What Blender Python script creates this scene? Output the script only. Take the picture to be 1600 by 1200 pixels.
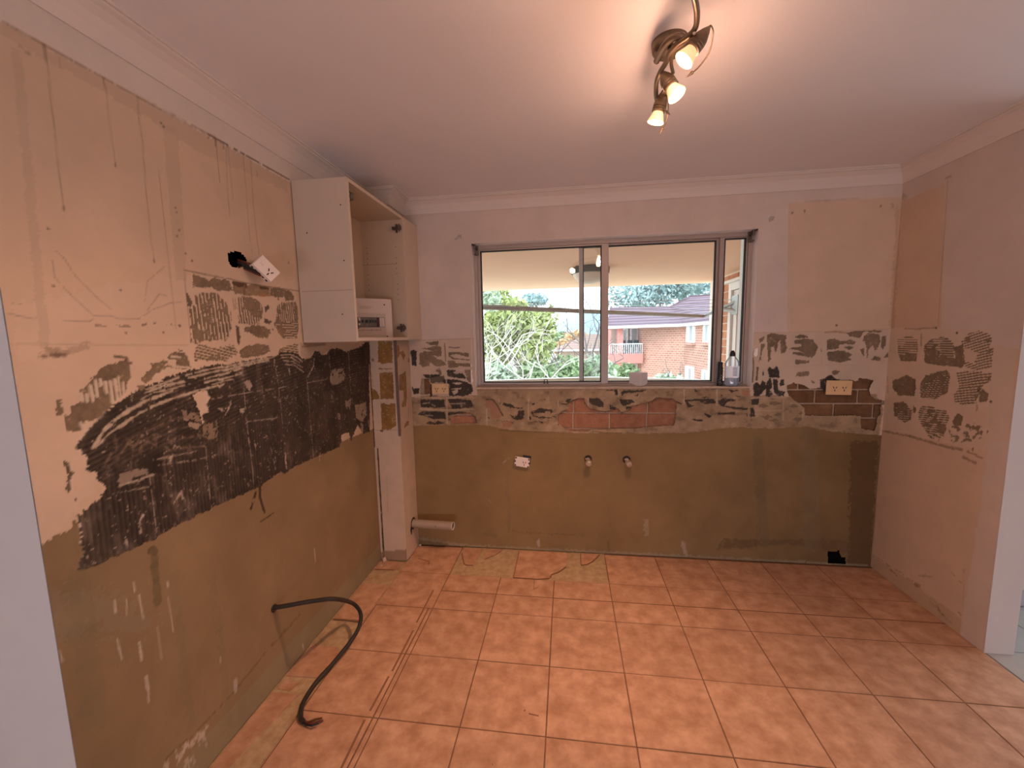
import bpy, bmesh, math, random
import numpy as np
from mathutils import Vector, Matrix

for o in list(bpy.data.objects):
    bpy.data.objects.remove(o)
SC = bpy.context.scene
COL = SC.collection
random.seed(7)
PI = math.pi

# ------------------------------------------------------------------ camera
FPX = 637.72
CAM = np.array([0.0, 0.0, 1.4952])
ROT = np.array([[0.9908700705, -0.1347257031, 0.0050485860],
                [0.1332354323, 0.9842602933, 0.1161033784],
                [-0.0206112320, -0.1143707121, 0.9932243036]])   # columns: right, forward, up
cd = bpy.data.cameras.new('camera')
cam = bpy.data.objects.new('camera', cd)
COL.objects.link(cam)
M = Matrix.Identity(4)
for i in range(3):
    M[i][0] = ROT[i, 0]; M[i][1] = ROT[i, 2]; M[i][2] = -ROT[i, 1]; M[i][3] = CAM[i]
cam.matrix_world = M
cd.sensor_width = 36.0
cd.lens = 36.0 * FPX / 1600.0
cd.clip_start = 0.02
cd.clip_end = 500
SC.camera = cam
SC.view_settings.view_transform = 'Standard'
SC.view_settings.look = 'None'
SC.view_settings.gamma = 1.0
SC.view_settings.use_curve_mapping = False
SC.view_settings.exposure = 1.55

# ------------------------------------------------------------------ sky, sun, daylight fill, lamp settings
LAMP_COLOR = (1.0, 0.54, 0.335)
LAMP_W = 13.0
GLOW_W = 0.62          # light leaking back through the halogen reflectors
w = bpy.data.worlds.new('sky'); SC.world = w; w.use_nodes = True
wn = w.node_tree.nodes; wl = w.node_tree.links
wn.clear()
wout = wn.new('ShaderNodeOutputWorld'); wbg = wn.new('ShaderNodeBackground')
wtc = wn.new('ShaderNodeTexCoord'); wsep = wn.new('ShaderNodeSeparateXYZ')
wr = wn.new('ShaderNodeValToRGB'); wno = wn.new('ShaderNodeTexNoise'); wmx = wn.new('ShaderNodeMixRGB')
wr.color_ramp.elements[0].position = 0.0; wr.color_ramp.elements[0].color = (0.74, 0.90, 1.0, 1)
wr.color_ramp.elements[1].position = 0.7; wr.color_ramp.elements[1].color = (0.42, 0.66, 0.95, 1)
wno.inputs['Scale'].default_value = 2.2; wno.inputs['Detail'].default_value = 5
wmx.inputs[0].default_value = 0.25; wmx.blend_type = 'MIX'
wmx.inputs[2].default_value = (0.95, 0.98, 1.0, 1)
wl.new(wtc.outputs['Generated'], wsep.inputs[0]); wl.new(wtc.outputs['Generated'], wno.inputs['Vector'])
wl.new(wsep.outputs['Z'], wr.inputs[0]); wl.new(wr.outputs[0], wmx.inputs[1])
wl.new(wno.outputs['Fac'], wmx.inputs[0])
wl.new(wmx.outputs[0], wbg.inputs[0]); wbg.inputs[1].default_value = 1.4
wl.new(wbg.outputs[0], wout.inputs[0])

def light(kind, name, loc, energy, color, **kw):
    ld = bpy.data.lights.new(name, kind); ld.energy = energy; ld.color = color
    for k, v in kw.items():
        if k not in ('rot', 'aim'): setattr(ld, k, v)
    lo = bpy.data.objects.new(name, ld); COL.objects.link(lo); lo.location = loc
    if 'aim' in kw:
        d = Vector(kw['aim']) - Vector(loc)
        lo.rotation_euler = d.to_track_quat('-Z', 'Y').to_euler()
    if 'rot' in kw: lo.rotation_euler = kw['rot']
    return lo
sun = light('SUN', 'sun', (-5, -8, 12), 0.8, (1.0, 0.95, 0.88), angle=math.radians(25), aim=(0, 3, 0))
# rear and west: unseen fill lamps added for daylight, kept off the window reflection
fill_rear = light('AREA', 'living_room_fill', (0.3, -3.5, .24), 17, (0.91, 0.85, 0.98), shape='RECTANGLE', size=3.4, size_y=.40, aim=(0.3, 1.5, 1.3))
fill_west = light('AREA', 'west_side_fill', (-3.5, -1.9, 1.15), 4.5, (0.91, 0.85, 0.98), shape='RECTANGLE', size=2.4, size_y=1.3, aim=(0.6, 0.6, 1.1))
day2 = light('AREA', 'side_room_daylight', (3.4, 2.4, 1.4), 7, (0.85, 0.92, 1.0), shape='RECTANGLE', size=1.2, size_y=1.2, aim=(2.0, 2.2, 0.9))

# ------------------------------------------------------------------ helpers
XL, XR, YB, H = -1.27, 1.90, 2.718, 2.40
YLE, YRE = 0.78, 2.005          # near ends of the left and right walls
def ray(u, v):
    return ROT @ np.array([(u - 800) / FPX, 1.0, -(v - 600) / FPX])
def un(u, v, axis, val):
    d = ray(u, v); t = (val - CAM[axis]) / d[axis]
    return CAM + t * d

def link_mesh(name, me, mat=None, parent=None, smooth=False):
    o = bpy.data.objects.new(name, me); COL.objects.link(o)
    if mat: me.materials.append(mat)
    if parent is not None: o.parent = parent
    if smooth and len(me.polygons):
        me.polygons.foreach_set('use_smooth', np.ones(len(me.polygons), dtype=bool))
    return o
def tag(o, label=None, cat=None, group=None, kind=None):
    if label: o['label'] = label
    if cat: o['category'] = cat
    if group: o['group'] = group
    if kind: o['kind'] = kind
    return o
def empty(name, loc=(0, 0, 0), rot=(0, 0, 0), label=None, cat=None, group=None, kind=None):
    o = bpy.data.objects.new(name, None); COL.objects.link(o)
    o.empty_display_size = 0.05
    o.location = loc; o.rotation_euler = rot
    return tag(o, label, cat, group, kind)
def copy_tree(o, parent=None):
    c = o.copy(); COL.objects.link(c)
    if parent is not None: c.parent = parent
    for ch in list(o.children): copy_tree(ch, c)
    return c

class MB:
    """collects simple shapes into one mesh"""
    def __init__(s): s.v = []; s.f = []
    def add(s, vs, fs):
        b = len(s.v); s.v += [tuple(p) for p in vs]; s.f += [tuple(i + b for i in f) for f in fs]; return s
    def box(s, lo, hi):
        x0, y0, z0 = lo; x1, y1, z1 = hi
        return s.add([(x0, y0, z0), (x1, y0, z0), (x1, y1, z0), (x0, y1, z0), (x0, y0, z1), (x1, y0, z1), (x1, y1, z1), (x0, y1, z1)],
                     [(3, 2, 1, 0), (4, 5, 6, 7), (0, 1, 5, 4), (1, 2, 6, 5), (2, 3, 7, 6), (3, 0, 4, 7)])
    def hexa(s, p):   # 8 points ordered as box
        return s.add(p, [(3, 2, 1, 0), (4, 5, 6, 7), (0, 1, 5, 4), (1, 2, 6, 5), (2, 3, 7, 6), (3, 0, 4, 7)])
    def prism(s, poly, axis, a, b):
        n = len(poly)
        def p3(p, t):
            l = list(p); l.insert(axis, t); return tuple(l)
        vs = [p3(p, a) for p in poly] + [p3(p, b) for p in poly]
        fs = [tuple(range(n)), tuple(range(2 * n - 1, n - 1, -1))]
        fs += [(i, (i + 1) % n, n + (i + 1) % n, n + i)[::-1] for i in range(n)]
        return s.add(vs, fs)
    def tube(s, pts, r, n=10, cap=True):
        pts = [Vector(p) for p in pts]
        rs = r if isinstance(r, (list, tuple)) else [r] * len(pts)
        rings = []; up = None
        for i, p in enumerate(pts):
            t = (pts[min(i + 1, len(pts) - 1)] - pts[max(i - 1, 0)])
            if t.length < 1e-9: t = Vector((0, 0, 1))
            t.normalize()
            if up is None:
                up = t.orthogonal().normalized()
            else:
                up = (up - t * up.dot(t))
                up = up.normalized() if up.length > 1e-6 else t.orthogonal().normalized()
            sd = t.cross(up)
            rings.append([p + (up * math.cos(2 * PI * k / n) + sd * math.sin(2 * PI * k / n)) * rs[i] for k in range(n)])
        vs = [q for rg in rings for q in rg]; fs = []
        for i in range(len(rings) - 1):
            for k in range(n):
                a = i * n + k; b = i * n + (k + 1) % n
                fs.append((a, b, b + n, a + n))
        if cap:
            fs.append(tuple(range(n - 1, -1, -1))); fs.append(tuple(range((len(rings) - 1) * n, len(rings) * n)))
        return s.add(vs, fs)
    def lathe(s, prof, n=24, origin=(0, 0, 0), axis=(0, 0, 1)):
        ax = Vector(axis).normalized(); u = ax.orthogonal().normalized(); w_ = ax.cross(u); o = Vector(origin)
        vs = []
        for r, t in prof:
            for k in range(n):
                a = 2 * PI * k / n
                vs.append(o + ax * t + (u * math.cos(a) + w_ * math.sin(a)) * max(r, 1e-5))
        fs = []
        for i in range(len(prof) - 1):
            for k in range(n):
                a = i * n + k; b = i * n + (k + 1) % n
                fs.append((a, b, b + n, a + n))
        return s.add(vs, fs)
    def build(s, name, mat, parent=None, smooth=False, bevel=0, kind=None, label=None):
        me = bpy.data.meshes.new(name); me.from_pydata([tuple(p) for p in s.v], [], s.f); me.update()
        o = link_mesh(name, me, mat, parent, smooth)
        if bevel:
            m = o.modifiers.new('bevel', 'BEVEL'); m.width = bevel; m.segments = 2; m.limit_method = 'ANGLE'
        if smooth:
            try: me.set_sharp_from_angle(angle=math.radians(40))
            except Exception: pass
        if kind: o['kind'] = kind
        if label: o['label'] = label
        return o
def catmull(pts, n=8):
    P = [np.array(p, float) for p in pts]; P = [2 * P[0] - P[1]] + P + [2 * P[-1] - P[-2]]; out = []
    for i in range(1, len(P) - 2):
        for k in range(n):
            t = k / n
            out.append(0.5 * ((2 * P[i]) + (-P[i - 1] + P[i + 1]) * t + (2 * P[i - 1] - 5 * P[i] + 4 * P[i + 1] - P[i + 2]) * t * t + (-P[i - 1] + 3 * P[i] - 3 * P[i + 1] + P[i + 2]) * t ** 3))
    out.append(P[-2]); return [tuple(p) for p in out]

# ------------------------------------------------------------------ materials
def mat(name, col, rough=0.6, metal=0.0, var=0.0, vscale=8.0, bump=0.0, bscale=60.0, spec=0.5, emit=None, estr=0.0, col2=None, rnd=0.0, vcol=False, trans=0.0, world=False):
    m = bpy.data.materials.new(name); m.use_nodes = True
    nt = m.node_tree; ns = nt.nodes; ls = nt.links; b = ns['Principled BSDF']
    b.inputs['Roughness'].default_value = rough; b.inputs['Metallic'].default_value = metal
    b.inputs['Specular IOR Level'].default_value = spec
    b.inputs['Base Color'].default_value = (*col, 1)
    if trans: b.inputs['Transmission Weight'].default_value = trans
    tc = ns.new('ShaderNodeTexCoord'); src = None
    co = ns.new('ShaderNodeNewGeometry').outputs['Position'] if world else tc.outputs['Object']
    if vcol:
        at = ns.new('ShaderNodeVertexColor'); at.layer_name = 'Col'; src = at.outputs['Color']
    if var or col2:
        no = ns.new('ShaderNodeTexNoise'); no.inputs['Scale'].default_value = vscale; no.inputs['Detail'].default_value = 6; no.inputs['Roughness'].default_value = 0.62
        ls.new(co, no.inputs['Vector'])
        rp = ns.new('ShaderNodeValToRGB'); rp.color_ramp.elements[0].position = 0.33; rp.color_ramp.elements[1].position = 0.68
        c2 = col2 if col2 else tuple(c * (1 - var) for c in col)
        if vcol:
            rp.color_ramp.elements[0].color = (1 - var, 1 - var, 1 - var, 1); rp.color_ramp.elements[1].color = (1 + var, 1 + var, 1 + var, 1)
            mx = ns.new('ShaderNodeMixRGB'); mx.blend_type = 'MULTIPLY'; mx.inputs[0].default_value = 1
            ls.new(src, mx.inputs[1]); ls.new(rp.outputs[0], mx.inputs[2]); src = mx.outputs[0]
        else:
            rp.color_ramp.elements[0].color = (*c2, 1); rp.color_ramp.elements[1].color = (*col, 1); src = rp.outputs[0]
        ls.new(no.outputs['Fac'], rp.inputs[0])
    if rnd:
        oi = ns.new('ShaderNodeObjectInfo'); mr = ns.new('ShaderNodeMapRange')
        mr.inputs['To Min'].default_value = 1 - rnd; mr.inputs['To Max'].default_value = 1 + rnd
        ls.new(oi.outputs['Random'], mr.inputs['Value'])
        mx = ns.new('ShaderNodeMixRGB'); mx.blend_type = 'MULTIPLY'; mx.inputs[0].default_value = 1
        if src is not None: ls.new(src, mx.inputs[1])
        else: mx.inputs[1].default_value = (*col, 1)
        cb = ns.new('ShaderNodeCombineColor')
        for i in range(3): ls.new(mr.outputs[0], cb.inputs[i])
        ls.new(cb.outputs[0], mx.inputs[2]); src = mx.outputs[0]
    if src is not None: ls.new(src, b.inputs['Base Color'])
    if bump:
        n2 = ns.new('ShaderNodeTexNoise'); n2.inputs['Scale'].default_value = bscale; n2.inputs['Detail'].default_value = 4
        ls.new(co, n2.inputs['Vector'])
        bp = ns.new('ShaderNodeBump'); bp.inputs['Strength'].default_value = bump; bp.inputs['Distance'].default_value = 0.003
        ls.new(n2.outputs['Fac'], bp.inputs['Height']); ls.new(bp.outputs[0], b.inputs['Normal'])
    if emit:
        b.inputs['Emission Color'].default_value = (*emit, 1); b.inputs['Emission Strength'].default_value = estr
    return m
MT = {}
MT['wall'] = mat('wall_paint_and_plaster', (.6, .5, .4), 0.88, var=.055, vscale=5, bump=.12, bscale=90, vcol=True, spec=.25)
MT['render'] = mat('cement_render', (.3, .25, .15), 0.9, var=.13, vscale=3.2, bump=.16, bscale=140, vcol=True, spec=.2)
MT['adhesive'] = mat('tile_adhesive', (.1, .08, .06), 0.75, var=.14, vscale=22, bump=.4, bscale=220, vcol=True, spec=.35)
MT['white'] = mat('white_wall_paint', (.74, .70, .67), 0.75, var=.03, vscale=3, bump=.06, bscale=120, spec=.3)
MT['ceiling'] = mat('ceiling_paint', (.84, .79, .785), 0.85, var=.02, vscale=2, bump=.05, bscale=150, spec=.2)
MT['cornice'] = mat('cornice_paint', (.74, .66, .60), 0.6, var=.03, vscale=4, spec=.3)
MT['tile'] = mat('terracotta_tile', (.67, .41, .265), 0.5, vscale=13, col2=(.44, .235, .135), rnd=.05, bump=.05, bscale=60, spec=.28, world=True)
MT['grout'] = mat('tile_grout', (.25, .13, .075), 0.9, var=.25, vscale=20, bump=.3)
MT['bed'] = mat('tile_bed_mortar', (.60, .45, .275), 0.95, vscale=26, col2=(.44, .31, .18), bump=.8, bscale=160, spec=.1)
MT['greytile'] = mat('grey_floor_tile', (.50, .49, .46), 0.3, vscale=6, col2=(.42, .41, .39), rnd=.04)
MT['brick'] = mat('bare_clay_brick', (.46, .225, .13), 0.92, vscale=28, col2=(.33, .155, .09), rnd=.12, bump=.6, bscale=120, spec=.15)
MT['darkbrick'] = mat('dusty_brown_brick', (.25, .135, .07), 0.92, vscale=24, col2=(.17, .09, .045), rnd=.15, bump=.6, bscale=120, spec=.15)
MT['mortar'] = mat('brick_mortar', (.55, .42, .30), 0.95, var=.25, vscale=30, bump=.5)
MT['melamine'] = mat('cream_melamine', (.60, .50, .40), 0.45, var=.04, vscale=3)
MT['melin'] = mat('cream_melamine_inside', (.62, .50, .37), 0.5, var=.06, vscale=4)
MT['edge'] = mat('melamine_edge', (.72, .58, .45), 0.5, var=.05, vscale=6)
MT['hinge'] = mat('dark_hinge_metal', (.17, .14, .115), 0.4, metal=.7)
MT['black'] = mat('black_plastic', (.012, .011, .011), 0.45)
MT['hole'] = mat('dark_cavity', (.006, .005, .005), 0.95, spec=0)  # near black, stands in for the shade inside holes and cavities
MT['swwhite'] = mat('switchboard_plastic', (.72, .62, .55), 0.4)
MT['swgrey'] = mat('breaker_grey', (.16, .145, .13), 0.4)
MT['swred'] = mat('breaker_maroon', (.08, .012, .012), 0.4)
MT['print'] = mat('faint_print', (.25, .20, .17), 0.6)
MT['gpocream'] = mat('yellowed_outlet_plastic', (.80, .56, .30), 0.35)
MT['gpowhite'] = mat('white_outlet_plastic', (.85, .72, .64), 0.35)
MT['slot'] = mat('outlet_slot', (.03, .02, .015), 0.7)
MT['brass'] = mat('dull_brass', (.72, .60, .48), 0.35, metal=.6, var=.3, vscale=60)
MT['pvc'] = mat('grey_pvc', (.42, .33, .24), 0.5, var=.1, vscale=20)
MT['pvccut'] = mat('pvc_cut_edge', (.60, .52, .46), 0.6)
MT['cable'] = mat('dark_cable_sheath', (.035, .025, .018), 0.7, var=.2, vscale=30)
MT['copper'] = mat('bare_copper', (.30, .13, .06), 0.45, metal=.8)
MT['redwire'] = mat('red_wire', (.13, .025, .015), 0.5)
MT['bronze'] = mat('antique_bronze', (.20, .145, .095), 0.42, metal=.75, var=.25, vscale=40)
MT['bulbglass'] = mat('halogen_reflector', (.9, .75, .5), 0.2, emit=(1.0, .50, .20), estr=.30)
MT['bulbface'] = mat('halogen_face', (1, .9, .7), 0.2, emit=(1.0, .74, .42), estr=3.2)
MT['alu'] = mat('window_aluminium', (.45, .37, .32), 0.42, metal=.15, var=.04, vscale=9)
MT['gasket'] = mat('black_gasket', (.012, .010, .010), 0.7)
MT['chunk'] = mat('plaster_crumb', (.66, .54, .44), 0.95, var=.2, vscale=60)
MT['boxpaper'] = mat('white_card', (.78, .72, .70), 0.7, var=.04, vscale=20)
MT['label'] = mat('bottle_label', (.86, .88, .98), 0.5, trans=.45)
MT['labelink'] = mat('label_ink', (.10, .10, .16), 0.6)
MT['liquid'] = mat('pale_detergent', (.90, .94, 1.0), 0.25, trans=.7)
def glass_mat(name, tint, refl):
    m = bpy.data.materials.new(name); m.use_nodes = True; nt = m.node_tree; ns = nt.nodes; ls = nt.links
    ns.remove(ns['Principled BSDF']); out = ns['Material Output']
    t = ns.new('ShaderNodeBsdfTransparent'); t.inputs[0].default_value = (*tint, 1)
    g = ns.new('ShaderNodeBsdfGlossy'); g.inputs['Roughness'].default_value = 0.0; g.inputs[0].default_value = (1, 1, 1, 1)
    fr = ns.new('ShaderNodeFresnel'); fr.inputs[0].default_value = 1.5
    mu = ns.new('ShaderNodeMath'); mu.operation = 'MULTIPLY'; mu.inputs[1].default_value = refl
    mx = ns.new('ShaderNodeMixShader')
    ls.new(fr.outputs[0], mu.inputs[0]); ls.new(mu.outputs[0], mx.inputs[0]); ls.new(t.outputs[0], mx.inputs[1]); ls.new(g.outputs[0], mx.inputs[2])
    ls.new(mx.outputs[0], out.inputs[0]); return m
MT['glass'] = glass_mat('window_glass', (.95, .97, .97), 1.2)
MT['clear'] = glass_mat('clear_bottle_plastic', (.93, .95, .99), .8)

# ------------------------------------------------------------------ numpy noise and wall painter
def vnoise(x, y, seed):
    xi = np.floor(x).astype(np.int64); yi = np.floor(y).astype(np.int64)
    xf = x - xi; yf = y - yi
    def hsh(a, b):
        n = (a * 374761393 + b * 668265263 + seed * 974711) & 0x7fffffff
        n = ((n ^ (n >> 13)) * 1274126177) & 0x7fffffff
        return ((n ^ (n >> 16)) & 0xffff) / 65535.0
    u = xf * xf * (3 - 2 * xf); v = yf * yf * (3 - 2 * yf)
    return (hsh(xi, yi) * (1 - u) + hsh(xi + 1, yi) * u) * (1 - v) + (hsh(xi, yi + 1) * (1 - u) + hsh(xi + 1, yi + 1) * u) * v
def fbm(x, y, scale, seed, oct=4):
    s = 0; a = 1; t = 0
    for k in range(oct):
        s = s + a * vnoise(x / scale * 2 ** k, y / scale * 2 ** k, seed + k * 17); t += a; a *= 0.55
    return s / t
def zc(ox, oy, s, pts): return [(ox + x / s, oy + y / s) for x, y in pts]

class Wall:
    def __init__(s, U, V, axis, val, ui, sign):
        s.U, s.V, s.axis, s.val, s.ui, s.sign = U, V, axis, val, ui, sign
        s.gu, s.gv = np.meshgrid(U, V)
        n = s.gu.shape
        s.col = np.zeros(n + (3,)); s.h = np.zeros(n); s.cls = np.zeros(n, dtype=np.int32)
        q = 11 + axis * 50 + int(abs(val) * 10)
        s.n1 = fbm(s.gu, s.gv, 0.016, q, 3); s.n2 = fbm(s.gu, s.gv, 0.016, q + 5, 3)
        s.n3 = fbm(s.gu, s.gv, 0.07, q + 9, 4); s.n4 = fbm(s.gu, s.gv, 0.30, q + 13, 4); s.n5 = fbm(s.gu, s.gv, 0.008, q + 21, 2)
    def uv(s, p):
        r = un(p[0], p[1], s.axis, s.val); return (r[s.ui], r[2])
    def win(s, lo, hi):
        a = np.searchsorted(s.U, lo[0]); b = np.searchsorted(s.U, hi[0]); c = np.searchsorted(s.V, lo[1]); d = np.searchsorted(s.V, hi[1])
        return slice(c, d), slice(a, b)
    def pmask(s, pts, warp=0.006, raw=False):
        P = np.array(pts if raw else [s.uv(p) for p in pts])
        W = s.win(P.min(0) - 0.02, P.max(0) + 0.02)
        k5 = (s.n5[W] - .5) * min(warp, .006) * 1.3
        x = s.gu[W] + (s.n1[W] - .5) * 2 * warp + k5; y = s.gv[W] + (s.n2[W] - .5) * 2 * warp - k5
        m = np.zeros(x.shape, bool)
        for i in range(len(P)):
            x1, y1 = P[i]; x2, y2 = P[(i + 1) % len(P)]
            if y1 == y2: continue
            c = (y1 > y) != (y2 > y)
            m ^= c & (x < (x2 - x1) * (y - y1) / (y2 - y1) + x1)
        return W, m
    def put(s, W, m, cls=None, col=None, h=None, mix=1.0):
        if col is not None:
            c = s.col[W]; mm = (m * mix)[..., None] if m.dtype != bool else (m[..., None] * mix)
            s.col[W] = c * (1 - mm) + np.array(col) * mm
        b = m if m.dtype == bool else m > .5
        if cls is not None: s.cls[W][b] = cls
        if h is not None: s.h[W][b] = h
    def poly(s, pts, cls=None, col=None, h=None, warp=0.006, mix=1.0, stripes=None, speck=None, raw=False):
        W, m = s.pmask(pts, warp, raw)
        if stripes:
            ang, per, thr, dens = stripes
            a = math.radians(ang); ph = (s.gu[W] * math.cos(a) + s.gv[W] * math.sin(a)) / per * 2 * PI + (s.n3[W] - .5) * 2.5
            st = (np.sin(ph) > thr) & (s.n3[W] + .35 * s.n1[W] < dens + .13)
            m = m & ~st
        if speck is not None: m = m & (s.n1[W] > speck)
        s.put(W, m, cls, col, h, mix)
        if col is not None and cls in (1, 2):
            v = np.clip(1 + (s.n1[W] - .5) * .36 + (s.n5[W] - .5) * .3 + (s.n3[W] - .5) * .5, .5, 1.5)
            s.col[W] = np.where(m[..., None], s.col[W] * v[..., None], s.col[W])
            fl = m & (s.n5[W] > .76) & (s.n1[W] > .55)
            s.col[W] = np.where(fl[..., None], s.col[W] * .6 + np.array((.60, .48, .36)) * .4, s.col[W])
    def stroke(s, pts, w_, cls=None, col=None, h=None, mix=1.0, ragged=.5, brk=0.0, warp=0.0):
        P = [s.uv(p) for p in pts]
        for i in range(len(P) - 1):
            a = np.array(P[i]); b = np.array(P[i + 1])
            W = s.win(np.minimum(a, b) - w_ - .01, np.maximum(a, b) + w_ + .01)
            x = s.gu[W] + (s.n1[W] - .5) * 2 * warp; y = s.gv[W] + (s.n2[W] - .5) * 2 * warp
            d = b - a; L = max(d @ d, 1e-12)
            t = np.clip(((x - a[0]) * d[0] + (y - a[1]) * d[1]) / L, 0, 1)
            ds = np.hypot(x - a[0] - t * d[0], y - a[1] - t * d[1])
            m = np.clip((w_ / 2 * (1 + ragged * (s.n1[W] - .5) * 2) - ds) / 0.0035 + .5, 0, 1)
            if brk: m = m * (s.n2[W] > brk)
            s.put(W, m, cls, col, h, mix)
    def dots(s, pts, r, col, cls=None):
        for p in pts: s.stroke([p, (p[0] + .3, p[1] + .3)], 2 * r, cls, col, ragged=.3)
    def build(s, name, mats, names, parent=None):
        nv, nu = s.gu.shape
        c = s.cls[:-1, :-1]
        pos = np.zeros((nv, nu, 3)); pos[..., s.ui] = s.gu; pos[..., 2] = s.gv; pos[..., s.axis] = s.val + s.sign * s.h
        pos = pos.reshape(-1, 3); colr = s.col.reshape(-1, 3)
        idx = np.arange(nv * nu).reshape(nv, nu)
        quads = np.stack([idx[:-1, :-1], idx[:-1, 1:], idx[1:, 1:], idx[1:, :-1]], -1)
        # winding so that the normal follows sign on axis
        flip = (s.axis == 0) != (s.sign < 0)
        if not flip: pass
        e = np.zeros(3); e[s.ui] = 1; nrm = np.cross(e, np.array([0, 0, 1.0]))
        if nrm[s.axis] * s.sign < 0: quads = quads[..., ::-1]
        def mk(nm, q, mt, par, kind=None):
            u_, inv = np.unique(q.reshape(-1), return_inverse=True)
            me = bpy.data.meshes.new(nm); n = len(q)
            me.vertices.add(len(u_)); me.vertices.foreach_set('co', pos[u_].astype(np.float32).ravel())
            me.loops.add(4 * n); me.loops.foreach_set('vertex_index', inv.astype(np.int32).ravel())
            me.polygons.add(n); me.polygons.foreach_set('loop_start', np.arange(0, 4 * n, 4, dtype=np.int32))
            me.update(calc_edges=True); me.validate()
            ca = me.color_attributes.new('Col', 'FLOAT_COLOR', 'POINT')
            rgba = np.ones((len(u_), 4), np.float32); rgba[:, :3] = np.clip(colr[u_], 0, 1); ca.data.foreach_set('color', rgba.ravel())
            return link_mesh(nm, me, mt, par, smooth=True)
        root = mk(name, quads[c == 0], mats[0], parent)
        for k in names:
            if not (c == k).any(): continue
            if names[k][1] is None:
                mk(names[k][0], quads[c == k], mats[k], root); continue
            mn = names[k][1]; msk = (c == k); seen = np.zeros(msk.shape, bool); rest = []
            R, Cc = msk.shape
            for i0, j0 in np.argwhere(msk):
                if seen[i0, j0]: continue
                st = [(i0, j0)]; seen[i0, j0] = True; comp = []
                while st:
                    i, j = st.pop(); comp.append((i, j))
                    for a, b in ((i + 1, j), (i - 1, j), (i, j + 1), (i, j - 1)):
                        if 0 <= a < R and 0 <= b < Cc and msk[a, b] and not seen[a, b]:
                            seen[a, b] = True; st.append((a, b))
                if len(comp) >= mn:
                    cc = np.array(comp); mk(names[k][0], quads[cc[:, 0], cc[:, 1]], mats[k], root)
                else: rest += comp
            if rest:
                cc = np.array(rest); o = mk(names[k][2], quads[cc[:, 0], cc[:, 1]], mats[k], root); o['kind'] = 'stuff'
        return root
def seg(*parts):
    out = []
    for a, b, d in parts:
        n = max(1, int(round((b - a) / d))); out += list(np.linspace(a, b, n, endpoint=False))
    out.append(parts[-1][1]); return np.array(out)

CREAM = (.66, .50, .36); CREAM2 = (.70, .55, .42); GREY = (.245, .180, .118); BLACK = (.060, .043, .030); REND = (.30, .208, .112)
GB = (.37, .27, .165); DARK = (.10, .07, .045); WPAINT = (.66, .56, .49)
BNAMES = {3: ('render_coat', None), 1: ('plaster_patch', 60, 'plaster_residue'), 2: ('adhesive_patch', 60, 'adhesive_residue'), 4: ('dirt_band', None)}
BM = {0: MT['wall'], 1: MT['render'], 2: MT['adhesive'], 3: MT['render'], 4: MT['render']}

# ================================================================== LEFT WALL
LW = Wall(seg((YLE, 2.70, .004)), seg((0, .40, .008), (.40, 1.82, .004), (1.82, H, .007)), 0, XL, 1, +1)
L = LW
A = lambda p: zc(0, 350, 3.2, p)
B = lambda p: zc(100, 520, 6.6667, p)
C = lambda p: zc(100, 700, 6, p)
D = lambda p: zc(280, 400, 7.5, p)
E = lambda p: zc(330, 530, 5.2185, p)
T = lambda p: zc(0, 0, 3.2, p)
V = lambda p: zc(0, 150, 3, p)
N = lambda p: zc(0, 800, 3, p)
f = lambda c, k: tuple(x * k for x in c)
tone = (.94 + .12 * L.n4)[..., None]
L.col[:] = np.array(CREAM) * tone
# slightly brighter lower plaster skim left by the old splashback
L.poly([(30, 470), (300, 425), (460, 440), (475, 560), (300, 600), (60, 860), (0, 900)], None, CREAM2, warp=.02, mix=.55)
# painted band above the old cupboards
mb = L.gv > 2.232 + (L.n1 - .5) * .006
L.col[mb] = (.70, .625, .56)
L.stroke(T([(0, 107), (560, 412), (1040, 672), (1445, 897)]), .007, None, (.30, .20, .13), mix=.7, brk=.35)
L.stroke(T([(1040, 672), (1445, 897)]), .009, None, (.16, .11, .08), mix=.8, brk=.3)
# grey marks where the cupboard sides met the wall
L.poly([(18, 70), (34, 80), (78, 545), (62, 545)], None, (.50, .385, .28), warp=.004, mix=.42)
L.poly(T([(810, 610), (890, 650), (935, 1400), (880, 1400)]), None, (.50, .385, .28), warp=.004, mix=.42)
L.poly(T([(0, 115), (560, 412), (1040, 680), (1440, 905), (1440, 960), (1000, 760), (540, 470), (0, 170)]), None, (.52, .40, .29), warp=.012, mix=.55)
BR = (.17, .115, .075)
for p, w_, m in ((T([(220, 225), (232, 310)]), .008, .7), (T([(235, 320), (285, 770), (318, 1045)]), .004, .6), (T([(318, 1030), (320, 1050)]), .008, .8),
              (T([(515, 385), (525, 440)]), .007, .7), (T([(528, 440), (545, 600), (577, 828)]), .0035, .6), (T([(576, 820), (578, 834)]), .007, .8),
              (T([(685, 475), (695, 590), (712, 710)]), .0045, .6), (T([(712, 710), (730, 950), (755, 1200)]) + A([(771, 190)]), .0035, .65), (A([(770, 180), (772, 190)]), .007, .8),
              (T([(1040, 690), (1050, 672), (1075, 685), (1078, 730)]), .007, .85), (T([(1078, 700), (1088, 800), (1100, 915)]), .004, .75),
              (T([(1118, 712), (1118, 740)]), .007, .8), (T([(1130, 740), (1135, 900), (1148, 1083)]), .0035, .65), (T([(1140, 735), (1148, 830), (1165, 1000)]), .0035, .65),
              (T([(1215, 772), (1222, 850), (1250, 1200)]) + A([(1262, 150)]), .0035, .6), (T([(1253, 800), (1265, 1000), (1285, 1200)]) + A([(1296, 150)]), .004, .7),
              (T([(100, 235), (145, 270)]), .006, .7), (T([(295, 290), (300, 340)]), .004, .4), (T([(1285, 860), (1287, 875)]), .006, .7)):
    L.stroke(p, w_ * .8, None, BR, mix=m * .72, brk=.2)
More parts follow.
